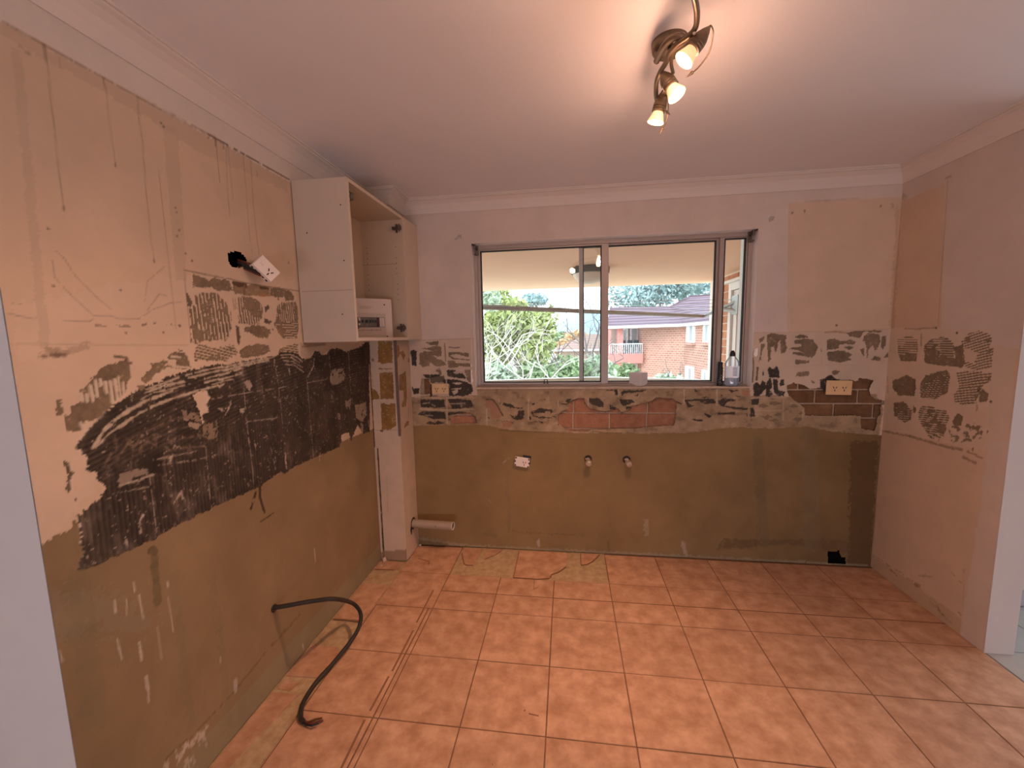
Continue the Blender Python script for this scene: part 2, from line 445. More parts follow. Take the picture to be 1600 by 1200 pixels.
for p in (V([(245, 770), (255, 850), (330, 930), (440, 1030), (520, 1030), (560, 1045), (650, 1045), (720, 1000), (800, 970), (850, 965)]),
          V([(250, 715), (300, 760), (350, 840), (450, 940), (520, 1000)]), V([(300, 1055), (420, 1055), (440, 1045)]),
          V([(690, 1005), (745, 930), (780, 935)]), V([(680, 960), (690, 870), (770, 800)]), V([(30, 1015), (85, 1030), (160, 1045)]), V([(60, 972), (98, 974)])):
    L.stroke(p, .0034, None, (.30, .21, .15), mix=.5, brk=.3)
L.stroke(V([(450, 1075), (640, 1080), (700, 1065), (820, 1070)]), .006, None, BR, mix=.8, brk=.52)
L.stroke(V([(745, 350), (770, 600), (790, 780), (825, 1090)]), .003, None, (.34, .24, .17), mix=.6, brk=.1)
L.dots(V([(565, 910), (225, 622), (250, 890), (755, 128), (767, 145), (822, 525), (828, 548), (840, 630), (830, 655), (870, 738), (765, 1108), (590, 1110), (840, 1075)]), .0032, (.24, .165, .11))
L.stroke(A([(225, 660), (270, 630), (330, 640), (440, 605)]), .018, None, (.40, .29, .20), mix=.6, brk=.35, warp=.01)
L.stroke(A([(240, 660), (290, 645), (320, 650)]), .012, None, (.20, .14, .10), mix=.8, brk=.45, warp=.01)
L.stroke(A([(40, 600), (230, 600), (600, 605), (940, 605)]), .004, None, (.46, .34, .25), mix=.5, brk=.2)
# lower cement render, its top edge stepping down towards the corner
rt = [(0, 880), (62, 852)] + C([(0, 790), (30, 772), (75, 738), (90, 660), (110, 690), (135, 710), (160, 800)])
rb = C([(200, 1100), (400, 1020), (600, 930), (870, 800), (1200, 620), (1400, 540)]) + E([(400, 1150), (700, 1000), (1040, 850), (1290, 740)]) + [(640, 660), (700, 640)]
m = [(0, 880)] + rt[1:] + rb + [(720, 1000), (600, 1000), (300, 1400), (-200, 1600)]
uvs = [L.uv(p) for p in rt[1:] + rb]
uvs = [(.70, uvs[0][1])] + uvs + [(2.8, uvs[-1][1]), (2.8, -.1), (.70, -.1)]
L.poly(uvs, 3, REND, -.002, warp=.007, raw=True)
W = (slice(None), slice(None))
rm = L.cls == 3
var = .86 + .28 * fbm(L.gu, L.gv * .6, .22, 91, 5)
L.col[rm] *= var[rm][:, None]
# greyer upper part of the render, band where the skirting was, stains
L.poly(N([(200, 380), (520, 380), (760, 560), (400, 560), (240, 640)]), None, (.335, .285, .20), warp=.05, mix=.35)
sk = rm & (L.gv < .115 + (L.n3 - .5) * .02)
L.col[sk] = L.col[sk] * .55 + np.array((.30, .275, .17)) * .45
L.stroke([(260, 1185), (300, 1150), (337, 1113), (360, 1088), (427, 1006), (470, 960)], .008, None, (.15, .09, .04), mix=.6, brk=.35, warp=.006)
L.stroke(N([(780, 1190), (870, 1100), (960, 1020)]), .035, None, (.55, .45, .36), mix=.75, brk=.55, warp=.02)
L.stroke(N([(850, 1150), (900, 1180)]), .03, None, (.55, .45, .36), mix=.6, brk=.5, warp=.02)
L.stroke(N([(955, 1030), (970, 1090)]), .012, None, (.55, .46, .38), mix=.6, brk=.4, warp=.01)
L.stroke(N([(1105, 790), (1108, 838)]), .016, None, (.50, .43, .35), mix=.7, brk=.2)
L.stroke(N([(715, 175), (728, 190)]), .022, None, (.13, .09, .05), mix=.8, warp=.004)
L.stroke(N([(722, 190), (728, 250), (735, 320), (742, 425)]), .024, None, (.18, .135, .075), mix=.75)
for p, w_ in (([(540, 415), (545, 470)], .006), ([(630, 330), (634, 372)], .006), ([(655, 390), (668, 465), (675, 500)], .005), ([(655, 612), (662, 655), (668, 692)], .008),
              ([(688, 775), (696, 830)], .010), ([(698, 830), (700, 890)], .007), ([(553, 595), (562, 640), (575, 690)], .005), ([(1475, 172), (1480, 235)], .006), ([(1035, 680), (1037, 707)], .006),
              ([(595, 410), (598, 480)], .003), ([(788, 330), (790, 350)], .006), ([(790, 400), (815, 560)], .003), ([(740, 540), (760, 690)], .003), ([(280, 650), (298, 700)], .004), ([(1420, 620), (1424, 640)], .006)):
    L.stroke(N(p), w_, None, (.62, .52, .42), mix=.75, brk=.18)
for x in (330, 395, 820, 1000):
    L.stroke(N([(x, 300), (x + 30, 560), (x + 80, 1000)]), .03, None, (.23, .185, .105), mix=.35, warp=.02)
# ---- grey torn patches in the plaster
def gp(pts, col=GREY, **k): L.poly(pts, 1, col, -.0022, **k)
gp(B([(0, 940), (50, 840), (90, 760), (160, 720), (190, 600), (270, 530), (300, 470), (345, 420), (390, 370), (500, 330), (560, 310), (640, 265), (670, 300), (720, 290), (730, 320), (690, 350), (700, 430), (690, 480), (660, 490), (660, 550), (630, 640), (560, 680), (510, 720), (510, 750), (440, 830), (440, 870), (330, 900), (230, 930), (190, 1010), (120, 1040), (60, 1020), (10, 990)]), warp=.005)
L.stroke(B([(530, 245), (600, 255), (650, 265), (660, 300)]), .008, 1, (.20, .16, .11))
gp(B([(790, 490), (870, 410), (915, 370), (905, 320), (1000, 300), (1040, 275), (1085, 295), (1050, 340), (1110, 360), (1180, 370), (1320, 380), (1310, 320), (1290, 240), (1250, 210), (1160, 200), (1100, 240), (1080, 270), (1170, 285), (1165, 345), (1090, 335), (1040, 400), (960, 430), (920, 490), (840, 540), (830, 500)]), warp=.004)
for p in ([(1190, 175), (1240, 175), (1240, 188), (1190, 190)], [(770, 545), (840, 545), (830, 620), (800, 670), (780, 620)], ):
    gp(B(p), warp=.003)
gp(A([(285, 880), (305, 875), (315, 950), (285, 955)]), warp=.003)
gp(C([(10, 120), (60, 150), (60, 200), (95, 225), (70, 260), (60, 300), (75, 370), (45, 410), (25, 390), (40, 330), (30, 240), (10, 170)]), f(GREY, .7), warp=.004)
gp(C([(85, 468), (115, 485), (105, 498)]), warp=.003)
PL = (.68, .57, .44)
for x0, y0, x1, y1 in ((185, 640, 195, 710), (235, 650, 250, 712), (280, 560, 305, 710), (335, 500, 350, 660), (380, 490, 385, 545), (435, 515, 445, 625), (485, 510, 515, 715), (530, 485, 562, 690), (570, 465, 595, 660), (620, 515, 625, 640), (180, 940, 200, 1005), (240, 930, 245, 965)):
    L.stroke(B([(x0, y0), (x1, y1)]), .008, 0, PL, 0, ragged=.6)
for p in ([(1040, 393), (1180, 400)], [(1130, 350), (1310, 365)], [(1120, 250), (1220, 255)]):
    L.stroke(B(p), .006, 0, PL, 0, ragged=.5)
# torn panel of round dabs above
gp(D([(165, 215), (300, 250), (350, 290), (400, 250), (590, 285), (620, 350), (630, 410), (440, 400), (380, 370), (300, 370), (165, 360)]), warp=.004)
gp(D([(640, 310), (780, 340), (900, 330), (1050, 370), (1060, 460), (930, 470), (780, 460), (690, 440), (630, 410)]), (.30, .21, .13), warp=.003)
L.stroke(D([(650, 320), (780, 345)]), .02, 1, (.12, .075, .045)); L.stroke(D([(960, 370), (1045, 380)]), .012, 1, (.12, .075, .045))
L.stroke(D([(940, 455), (1050, 462)]), .012, 1, (.42, .22, .12)); L.stroke(D([(770, 350), (770, 450)]), .01, 1, (.22, .15, .09))
gp(D([(1070, 370), (1180, 370), (1320, 420), (1355, 480), (1340, 520), (1250, 520), (1240, 470), (1170, 490), (1070, 470)]), warp=.004)
L.stroke(D([(60, 165), (300, 215), (600, 270), (800, 320), (1050, 360), (1400, 410)]), .005, None, (.26, .18, .12), mix=.8, brk=.2)
L.stroke(D([(60, 195), (75, 400), (120, 800), (140, 1010)]), .005, None, (.44, .33, .24), mix=.8, brk=.1)  # thin shadow of the plaster's raised edge, painted as a line
gp(D([(190, 470), (310, 430), (460, 440), (540, 530), (600, 650), (615, 800), (590, 920), (560, 990), (420, 980), (300, 1000), (220, 1020), (140, 1020), (140, 930), (130, 800), (130, 640), (180, 560)]), warp=.007, stripes=(4, .0155, .55, .62))
gp(D([(80, 420), (110, 450), (160, 540), (140, 600), (105, 580), (90, 500)]), f(GREY, .8), warp=.003)
gp(D([(700, 480), (780, 470), (900, 500), (960, 560), (990, 660), (980, 730), (920, 760), (940, 790), (800, 800), (700, 780), (700, 640), (690, 560)]), warp=.006, stripes=(3, .0135, .5, .58))
gp(D([(760, 860), (870, 800), (1000, 820), (1070, 860), (1080, 920), (1040, 950), (930, 960), (830, 900), (770, 890)]), warp=.007)
for p in ([(1005, 600), (1045, 575), (1070, 600), (1010, 665)], [(1000, 720), (1090, 770), (1060, 800), (1000, 780)], [(670, 820), (700, 830), (720, 950), (700, 1050), (680, 980)]):
    gp(D(p), f(GREY, .75), warp=.003)
gp(D([(1150, 600), (1190, 540), (1250, 540), (1370, 530), (1390, 600), (1400, 780), (1250, 780), (1130, 780), (1140, 700)]), warp=.005, stripes=(2, .013, .45, .52))
gp(D([(1120, 770), (1400, 780), (1400, 860), (1380, 960), (1220, 970), (1170, 900), (1120, 820)]), warp=.005, stripes=(88, .011, .5, .60))
gp(D([(220, 1040), (400, 1080), (560, 1060), (650, 1050), (690, 1130), (620, 1180), (560, 1230), (180, 1230), (180, 1120)]), warp=.006, stripes=(75, .011, .35, .62))
gp(D([(710, 1110), (800, 1050), (940, 1030), (1050, 1050), (1070, 1120), (1020, 1150), (900, 1180), (720, 1195)]), warp=.005)
gp(D([(1180, 1100), (1280, 1040), (1390, 1030), (1400, 1160), (1250, 1180), (1160, 1150)]), warp=.005, stripes=(82, .011, .3, .7))
for p in ([(630, 500), (645, 630)], [(655, 500), (660, 620)], [(1060, 370), (1065, 470)]):
    L.stroke(D(p), .004, None, (.3, .22, .15), mix=.8, brk=.2)
L.dots(D([(930, 150), (150, 55), (5, 815), (1160, 505), (660, 435), (1095, 860), (1280, 75), (960, 185)]), .004, BR)
# ---- black trowelled adhesive
bl = [(122, 699)] + B([(190, 1080), (300, 960), (400, 890), (470, 800), (560, 720), (640, 680), (770, 600), (850, 565), (1080, 460), (1280, 400), (1450, 360), (1600, 330)]) + \
     E([(130, 205), (250, 180), (520, 135), (560, 110), (640, 100), (700, 120), (740, 160), (790, 160), (830, 125), (840, 95), (880, 100), (900, 130), (940, 125), (965, 85), (1040, 75), (1080, 95), (1100, 105), (1160, 80), (1220, 60), (1250, 25), (1285, 22), (1285, 400), (1292, 600), (1290, 750), (1240, 770), (1220, 740), (1190, 700), (1140, 830), (1120, 760), (1060, 780), (1060, 840), (1040, 880), (830, 970), (700, 1030), (600, 1095), (570, 1085), (520, 1112), (400, 1195)]) + \
     C([(1200, 650), (1000, 755), (870, 830), (600, 965), (400, 1050), (200, 1140), (150, 1130), (145, 1060), (180, 1010), (165, 800), (140, 650), (125, 625), (230, 560), (330, 470), (330, 440), (375, 405), (370, 340), (320, 310), (300, 240), (230, 215), (210, 200), (210, 100), (180, 30)])
L.poly(bl, 2, BLACK, .0025, warp=.006)
bm = L.cls == 2
# colour drift, dusty smears, trowel ridges (relief)
dr = fbm(L.gu * 1.0, L.gv * .55, .10, 201, 5)
L.col[bm] *= (.62 + .8 * dr)[bm][:, None]
sm = np.clip((fbm(L.gu * 1.6, L.gv * .7, .07, 233, 5) - .60) * 7, 0, 1) * bm
lo = np.clip((2.25 - L.gu) / .9, .25, 1)
L.col[:] = L.col * (1 - (.55 * sm * lo)[..., None]) + np.array((.20, .15, .11)) * (.55 * sm * lo)[..., None]
base = L.uv((330, 760))[1]
wz = np.clip(((L.gv - (1.10 + .10 * (L.gu - 1.2))) / .10), 0, 1)
pv = np.sin((L.gu + .004 * (L.n3 - .5)) / .0135 * 2 * PI + .9 * np.sin(L.gv * 9)); ph = np.sin((L.gv - .20 * L.gu + .10 * (L.gu - 1.5) ** 2 + .004 * (L.n3 - .5)) / .0145 * 2 * PI)
rid = pv * (1 - wz) + ph * wz
L.h[bm] += (.0014 * rid + .0022 * (L.n1 - .5) + .002 * (L.n2 - .5))[bm]
ra = np.clip((fbm(L.gu, L.gv, .09, 251, 3) - .32) * 3, 0, 1)
L.col[bm] *= (1 + (.10 + .26 * ra) * rid)[bm][:, None]  # ridge shading painted into the colour: valleys darkened, crests lightened
for sd, thr, c_, a_, sc, asp in ((261, .68, (.24, .17, .12), .5, .022, .35), (271, .60, (.15, .10, .07), .8, .06, .6), (281, .74, (.48, .38, .29), .7, .012, .5), (291, .52, (.032, .022, .015), .8, .07, .8)):
    nz = fbm(L.gu, L.gv * asp, sc, sd, 4); rg = np.clip((fbm(L.gu, L.gv, .22, sd + 3, 3) - .38) * 4, 0, 1)
    k_ = np.clip((nz - thr) * 14, 0, 1) * np.clip(rg, .0, 1) * a_ * bm * np.clip(.28 + 1.5 * np.exp(-(((L.gu - L.uv((225, 690))[0]) / .17) ** 2 + ((L.gv - L.uv((225, 690))[1]) / .15) ** 2)), 0, 1.25)
    L.col[:] = L.col * (1 - k_[..., None]) + np.array(c_) * k_[..., None]
    L.h += .0012 * k_
# brown curved trowel marks of the sweep at left
for k in range(9):
    t_ = k / 9.0
    L.stroke([(150 + 95 * t_, 735 - 6 * k), (168 + 90 * t_, 705 - 5 * k + 12 * t_), (205 + 75 * t_, 676 + 4 * k), (260 + 40 * t_, 650 + 7 * k), (318, 634 + 9 * k)], .006, None, (.23, .16, .11) if k % 2 else (.04, .03, .02), mix=.6, ragged=1.2, brk=.42)
# bright ridges of the curved sweep
CR = (.60, .49, .37)
for p, w_ in ((B([(300, 1190), (345, 1110), (430, 990), (530, 905), (620, 840), (800, 735), (900, 685), (1000, 650), (1120, 605)]), .011), (B([(330, 1190), (450, 1060), (560, 980)]), .005),
              (B([(560, 985), (700, 890), (800, 830), (900, 780), (1000, 730), (1100, 690), (1300, 630), (1500, 575), (1600, 545)]) + E([(60, 385), (100, 365)]), .010),
              (B([(840, 625), (950, 585), (1050, 550), (1240, 510)]), .009), (B([(850, 590), (1000, 535), (1190, 465)]), .007), (B([(800, 690), (930, 620), (1100, 590), (1250, 545)]), .006),
              (B([(1270, 440), (1450, 395), (1600, 362)]) + E([(120, 225), (250, 195), (500, 150)]), .008), (B([(1290, 470), (1450, 430), (1600, 395)]) + E([(120, 250), (250, 215), (470, 172)]), .008),
              (B([(1460, 480), (1600, 440)]) + E([(120, 280), (240, 235)]), .008), (B([(1460, 520), (1600, 480)]) + E([(60, 330), (160, 305), (240, 275)]), .008), (E([(0, 372), (90, 345), (170, 325)]), .007),
              (B([(300, 955), (340, 910), (400, 890)]), .006), (B([(180, 1160), (260, 1040), (350, 930)]), .007), (B([(210, 1080), (300, 970)]), .005),
              (E([(560, 130), (640, 125), (700, 150), (740, 185)]), .005), (E([(570, 150), (650, 150), (720, 195)]), .005), (E([(580, 175), (660, 180), (740, 230)]), .004), (E([(600, 205), (680, 215), (750, 270)]), .004)):
    L.stroke(p, w_ * .85, None, CR, mix=.85, ragged=1.0, brk=.24)
L.stroke(B([(150, 1190), (230, 1090), (330, 960), (440, 880)]), .012, None, (.07, .05, .035))
# plaster showing through, torn dabs
L.poly(B([(1330, 640), (1400, 620), (1480, 600), (1520, 680), (1490, 740), (1500, 830), (1440, 850), (1450, 950), (1430, 950), (1420, 850), (1390, 770), (1360, 700)]), 0, CREAM2, 0, warp=.004)
for p, c_ in ((E([(975, 250), (1070, 240), (1090, 290), (1080, 340), (1010, 375), (965, 360)]), (.36, .29, .21)), (E([(260, 345), (310, 335), (325, 370), (320, 420), (285, 400)]), (.46, .36, .28)),
              (B([(1450, 950), (1590, 920), (1595, 1050), (1560, 1110), (1440, 1090)]), (.30, .22, .15)), (E([(1170, 540), (1215, 530), (1260, 510), (1265, 620), (1225, 680), (1180, 640)]), (.40, .31, .22)),
              (E([(1215, 680), (1240, 690), (1238, 750), (1220, 750)]), (.36, .28, .19)), (E([(1090, 500), (1140, 490), (1130, 570), (1095, 560)]), (.36, .28, .20)), (E([(1025, 600), (1055, 610), (1050, 660), (1025, 650)]), (.33, .26, .18)),
              (B([(1220, 800), (1400, 850), (1420, 930), (1250, 900)]), (.33, .24, .17)), (B([(1230, 870), (1300, 920), (1420, 950), (1400, 1010), (1280, 960)]), (.44, .34, .25)),
              (C([(510, 240), (640, 205), (780, 180), (790, 230), (520, 355)]), (.34, .26, .20)), (E([(525, 1110), (540, 1085), (575, 1080), (565, 1105)]), (.40, .30, .21)), (E([(205, 575), (270, 565), (270, 600), (215, 615)]), (.55, .45, .36))):
    L.poly(p, None, c_, .001, warp=.008, speck=.34, mix=.85)
for p in (E([(55, 565), (85, 580), (135, 560)]), E([(70, 650), (110, 620), (150, 540), (160, 490)]), C([(965, 90), (1000, 80), (985, 130)]), C([(700, 605), (735, 600), (735, 630), (705, 680)]), C([(700, 700), (715, 790)]), C([(570, 840), (590, 930)]), C([(1030, 510), (1090, 410), (1110, 470)]), C([(520, 355), (600, 330), (830, 250)]),
          E([(510, 165), (515, 215), (530, 225)]), E([(630, 240), (640, 290)]), E([(350, 850), (365, 890)]), E([(600, 930), (603, 1000), (612, 1060)]), E([(885, 900), (888, 990)]), E([(1280, 640), (1283, 715)]), E([(785, 305), (830, 220), (835, 160)])):
    L.stroke(p, .0062, None, (.55, .44, .34), mix=.8, ragged=1.2, brk=.40)
for p in (E([(250, 235), (265, 430), (280, 640), (300, 810), (320, 940), (345, 1190)]), E([(510, 160), (545, 390), (570, 600), (580, 720)]), E([(480, 880), (520, 1060)]), E([(775, 300), (800, 600), (830, 960)]), E([(955, 120), (975, 300), (980, 480)]), E([(1115, 110), (1130, 380), (1150, 520)]),
          C([(1325, 0), (1345, 250), (1360, 430), (1385, 580)]), C([(800, 280), (830, 500), (860, 790)]), E([(0, 487), (270, 440), (620, 385)]), E([(290, 672), (560, 640)]), E([(780, 355), (940, 325)]), C([(500, 420), (800, 360)]), C([(830, 110), (1240, 30)]), C([(880, 160), (1250, 110), (1440, 60)]), B([(1100, 700), (1300, 640)])):
    L.stroke(p, .0036, None, (.46, .37, .28), mix=.75, ragged=1.0, brk=.38)
for p in (E([(745, 60), (930, 45)]), E([(760, 40), (930, 38)])):
    L.stroke(p, .010, None, (.12, .08, .05), mix=.9)
L.poly(E([(725, 30), (1230, 30), (1220, 60), (1100, 105), (1040, 75), (965, 85), (900, 130), (850, 85), (790, 160), (730, 140)]), None, (.42, .33, .25), warp=.005, mix=.6, speck=.25)
L.stroke(E([(345, 1195), (400, 1200)]) + [(407, 778), (414, 800)], .012, None, (.08, .05, .03), brk=.3)
L.stroke([(393, 795), (400, 770)], .012, None, (.08, .05, .03), brk=.3); L.stroke([(408, 815), (428, 802)], .008, None, (.12, .08, .05), brk=.3)
L.stroke([(577, 545), (582, 640), (592, 790), (596, 872)], .010, None, (.06, .04, .03))
# hole for the pulled-out outlet
L.poly([(355, 397), (362, 394), (376, 396), (384, 405), (386, 416), (372, 419), (362, 418), (356, 408)], 9, warp=.002)
wall_left = LW.build('wall_left', BM, BNAMES)
tag(wall_left, kind='structure')

# ================================================================== BACK WALL
WX0, WX1, WZ0, WZ1 = -.625, 1.142, 1.155, 2.111
BW = Wall(seg((-1.09, WX0, .0042), (WX0, WX1, .0042), (WX1, XR, .0042)), seg((0, .85, .009), (.85, WZ0, .0042), (WZ0, 1.55, .0042), (1.55, WZ1, .010), (WZ1, H, .010)), 1, YB, 0, -1)
L = BW
F = lambda p: zc(640, 520, 7.5, p)
G = lambda p: zc(740, 600, 8.889, p)
Hh = lambda p: zc(900, 560, 5.714, p)
I = lambda p: zc(1150, 500, 6.4, p)
K = lambda p: zc(780, 670, 6.667, p)
L.col[:] = np.array(WPAINT) * (.95 + .1 * L.n4)[..., None]
# unpainted rectangle behind the old cupboard at right
L.poly([(1233, 318), (1400, 309), (1420, 309), (1420, 530), (1233, 530)], None, CREAM, warp=.002)
L.stroke([(1232, 318), (1290, 314), (1345, 311)], .006, None, (.33, .24, .16), mix=.7, brk=.2)
L.stroke([(1233, 318), (1232, 420), (1231, 520)], .004, None, (.48, .38, .29), mix=.6)
L.dots([(1257, 330), (1376, 321), (1238, 332), (1307, 508)], .006, BR)
L.stroke([(1392, 320), (1400, 325)], .02, None, (.40, .29, .20), mix=.5, brk=.4); L.stroke([(1402, 330), (1398, 420), (1393, 510)], .02, None, (.50, .34, .21), mix=.5, warp=.01)
# stripped zone
st = (L.gv < 1.490) & (L.gv > .5)
L.col[st] = (np.array((.62, .50, .385)) * (.94 + .14 * L.n3)[..., None])[st]
gb = (L.gv < np.where((L.gu > WX0 + .01) & (L.gu < WX1 - .01), 1.16, 1.098 + (L.n3 - .5) * .05)) & (L.gv > .5)
mo = fbm(L.gu * .8, L.gv, .035, 77, 5)
L.col[gb] = (np.array(GB) * (.55 + .5 * L.n3 + .45 * mo)[..., None])[gb]
zz = gb & (mo > .66); L.col[zz] = L.col[zz] * .6 + np.array((.50, .37, .26)) * .4
zz = gb & (mo < .34); L.col[zz] = L.col[zz] * .6 + np.array((.16, .11, .07)) * .4
L.cls[gb] = 4
L.poly([(1345, 560), (1395, 560), (1392, 690), (1372, 690), (1380, 640)], 0, (.62, .49, .37), warp=.006)
# cement render below
rl = [L.uv(p) for p in F([(0, 1080), (150, 1085), (500, 1085), (780, 1075)]) + G([(200, 575), (500, 640), (760, 660), (1100, 670), (1600, 690)]) + Hh([(0, 660), (300, 665), (650, 668), (1000, 665)]) + I([(0, 1070), (130, 1075), (400, 1085), (700, 1065), (1000, 1120), (1400, 1150)])]
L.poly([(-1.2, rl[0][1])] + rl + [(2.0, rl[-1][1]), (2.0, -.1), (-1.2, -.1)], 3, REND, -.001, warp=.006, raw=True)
rm = L.cls == 3
var = .86 + .28 * fbm(L.gu, L.gv * .7, .30, 391, 5)
L.col[rm] *= var[rm][:, None]
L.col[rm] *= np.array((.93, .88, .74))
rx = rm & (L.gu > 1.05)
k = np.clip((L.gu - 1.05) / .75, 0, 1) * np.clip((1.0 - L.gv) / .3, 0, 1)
L.col[:] = np.where(rm[..., None], L.col * (1 - .30 * k[..., None]), L.col)  # light falling off to the lower right corner, darkened into the render colour
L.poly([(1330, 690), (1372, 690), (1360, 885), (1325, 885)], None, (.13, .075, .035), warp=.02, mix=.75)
L.poly([(1120, 860), (1130, 842), (1330, 845), (1330, 866), (1230, 850)], None, (.16, .10, .05), warp=.015, mix=.6, speck=.3)
L.stroke(K([(0, 15), (300, 28), (550, 38), (830, 42), (940, 20)]), .005, None, (.13, .085, .05), mix=.7, brk=.15)
L.stroke(K([(940, 20), (1100, 40), (1280, 45)]), .006, None, (.15, .10, .06), mix=.7, brk=.2)
L.stroke(K([(700, 10), (780, 35), (930, 36), (970, 10)]), .006, None, (.55, .42, .32), mix=.8, brk=.2)
L.stroke(K([(390, 105), (600, 102), (760, 105), (930, 100)]), .006, None, (.20, .14, .08), mix=.5, brk=.3)
L.stroke(K([(40, 355), (100, 305)]), .009, None, (.45, .37, .28), mix=.6, brk=.3)
for p, w_, c_ in (([(793, 740), (795, 790), (795, 830)], .02, (.21, .155, .085)), ([(765, 783), (766, 784)], .012, (.62, .53, .43)), ([(841, 842), (842, 853)], .014, (.58, .50, .41)), ([(951, 843), (951, 862)], .012, (.16, .11, .06)), ([(1010, 815), (1010, 835)], .03, (.42, .35, .25)),
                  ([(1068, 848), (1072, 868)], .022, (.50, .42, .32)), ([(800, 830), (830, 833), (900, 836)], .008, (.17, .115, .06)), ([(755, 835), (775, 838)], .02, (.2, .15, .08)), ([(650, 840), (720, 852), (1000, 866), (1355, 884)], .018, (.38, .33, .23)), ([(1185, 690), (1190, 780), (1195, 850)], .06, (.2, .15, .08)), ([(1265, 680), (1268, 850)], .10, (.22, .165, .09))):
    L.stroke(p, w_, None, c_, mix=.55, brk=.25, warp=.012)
# plaster line and joints
L.stroke([(652, 532), (700, 530), (740, 529)], .005, None, (.42, .31, .22), mix=.7, brk=.1)
L.stroke([(1172, 520), (1290, 518), (1390, 514)], .004, None, (.46, .34, .25), mix=.6, brk=.3)
L.stroke([(737, 530), (738, 600)], .010, None, (.70, .60, .50), mix=.8)
def gp(pts, **k): L.poly(pts, 1, f(GREY, 1.0), -.0015, warp=k.pop('warp', .005), **k)
def bp_(pts, **k):
    L.poly(pts, 2, (.062, .048, .036), .003, warp=k.pop('warp', .005), **k)
for p in ([(160, 115), (220, 110), (330, 95), (335, 150), (240, 140)], [(130, 190), (220, 170), (330, 150), (370, 160), (370, 270), (330, 285), (270, 260), (330, 310), (390, 320), (425, 380), (330, 400), (280, 380), (240, 340), (230, 390), (150, 400), (115, 370), (120, 240), (180, 215), (270, 215), (200, 195)],
          [(450, 230), (530, 225), (690, 235), (700, 290), (620, 270), (560, 250), (500, 250), (480, 270), (540, 300), (715, 310), (700, 325), (500, 310), (460, 280)], [(450, 330), (510, 325), (560, 355), (730, 360), (730, 400), (600, 390), (480, 415), (450, 400)], [(640, 440), (730, 430), (740, 590), (700, 580), (670, 540)]):
    gp(F(p))
L.stroke(F([(410, 125), (415, 200), (422, 330)]), .007, 1, GREY); L.stroke(F([(460, 168), (530, 178), (590, 170)]), .007, 1, f(GREY, .8)); L.stroke(F([(325, 440), (345, 430), (360, 480)]), .02, 1, f(GREY, .9))
L.poly(F([(230, 520), (400, 500), (420, 580), (250, 590)]), None, (.16, .125, .085), warp=.006)
for p in ([(435, 440), (500, 430), (560, 445), (500, 460), (540, 480), (620, 470), (660, 520), (650, 540), (560, 530), (450, 510)], [(390, 545), (460, 545), (560, 550), (640, 565), (720, 600), (745, 650), (730, 710), (650, 740), (465, 740), (465, 600), (400, 590)],
          [(155, 490), (340, 485), (360, 510), (200, 530)], [(10, 220), (40, 200), (85, 215), (80, 390), (30, 380)], [(30, 630), (60, 655), (110, 650), (110, 720), (40, 715)], [(125, 780), (410, 780), (420, 870), (300, 880), (130, 870)], [(450, 780), (560, 770), (720, 790), (760, 870), (600, 890), (500, 890)],
          [(90, 960), (140, 920), (420, 925), (420, 1010), (280, 1010), (180, 970)], [(450, 930), (620, 920), (640, 940), (520, 960), (450, 970)], [(195, 1060), (240, 1030), (300, 1055), (330, 1030), (420, 1060), (300, 1075), (210, 1070)], [(460, 1010), (495, 1005), (470, 1030)], [(240, 600), (270, 600), (270, 740), (400, 745), (240, 750)]):
    bp_(F(p))
for p in ([(500, 470), (560, 445), (630, 450), (620, 475)], [(500, 590), (560, 580), (620, 580), (610, 600), (560, 605)], [(490, 655), (605, 645), (600, 660), (500, 665)], [(500, 690), (560, 660), (570, 700), (520, 725)], [(440, 515), (550, 535), (660, 545), (560, 545)]):
    L.poly(F(p), None, (.56, .46, .36), .001, warp=.003)
for p in ([(160, 830), (230, 820), (300, 860)], [(480, 830), (560, 830), (650, 825)], [(190, 965), (270, 970)], [(600, 830), (610, 870)]):
    L.stroke(F(p), .010, None, (.33, .26, .19), mix=.9, brk=.25)
for p in (F([(432, 500), (436, 760), (440, 1060)]), F([(100, 762), (440, 765), (740, 750)]), F([(120, 895), (420, 905), (740, 895)]), F([(90, 90), (95, 400)]), F([(10, 425), (380, 425), (730, 415)]), F([(425, 410), (430, 500)]), F([(50, 440), (55, 620)]), F([(90, 440), (110, 540)])):
    L.stroke(p, .006, None, (.60, .48, .36), mix=.75, brk=.2)
# under the window
for p in ([(395, 290), (430, 260), (550, 290), (560, 320), (690, 330), (680, 345), (470, 320)], [(620, 370), (700, 360), (700, 420), (690, 490), (600, 500), (550, 480), (600, 440)], [(500, 430), (560, 440), (560, 490), (520, 450)], [(795, 380), (930, 330), (1000, 350), (1085, 350), (1110, 395), (1070, 400), (1060, 370), (995, 385), (990, 400), (830, 400), (830, 430), (920, 460), (960, 440), (1000, 460), (1090, 465), (1100, 475), (960, 475), (900, 470), (830, 440), (800, 410)],
          [(768, 460), (790, 440), (802, 490), (780, 505)], [(810, 275), (850, 250), (840, 285), (820, 290)], [(970, 210), (1000, 205), (985, 220)], [(1090, 440), (1160, 450), (1130, 460)], [(1280, 240), (1300, 205), (1380, 205), (1310, 260)], [(1165, 540), (1185, 560), (1180, 580)], [(195, 450), (225, 470), (215, 500)], [(0, 290), (15, 300), (10, 330)], [(780, 540), (850, 515), (960, 520), (965, 545), (900, 525), (820, 535)], [(380, 525), (460, 510), (540, 520), (550, 560), (530, 525), (440, 520)]):
    bp_(G(p), warp=.004)
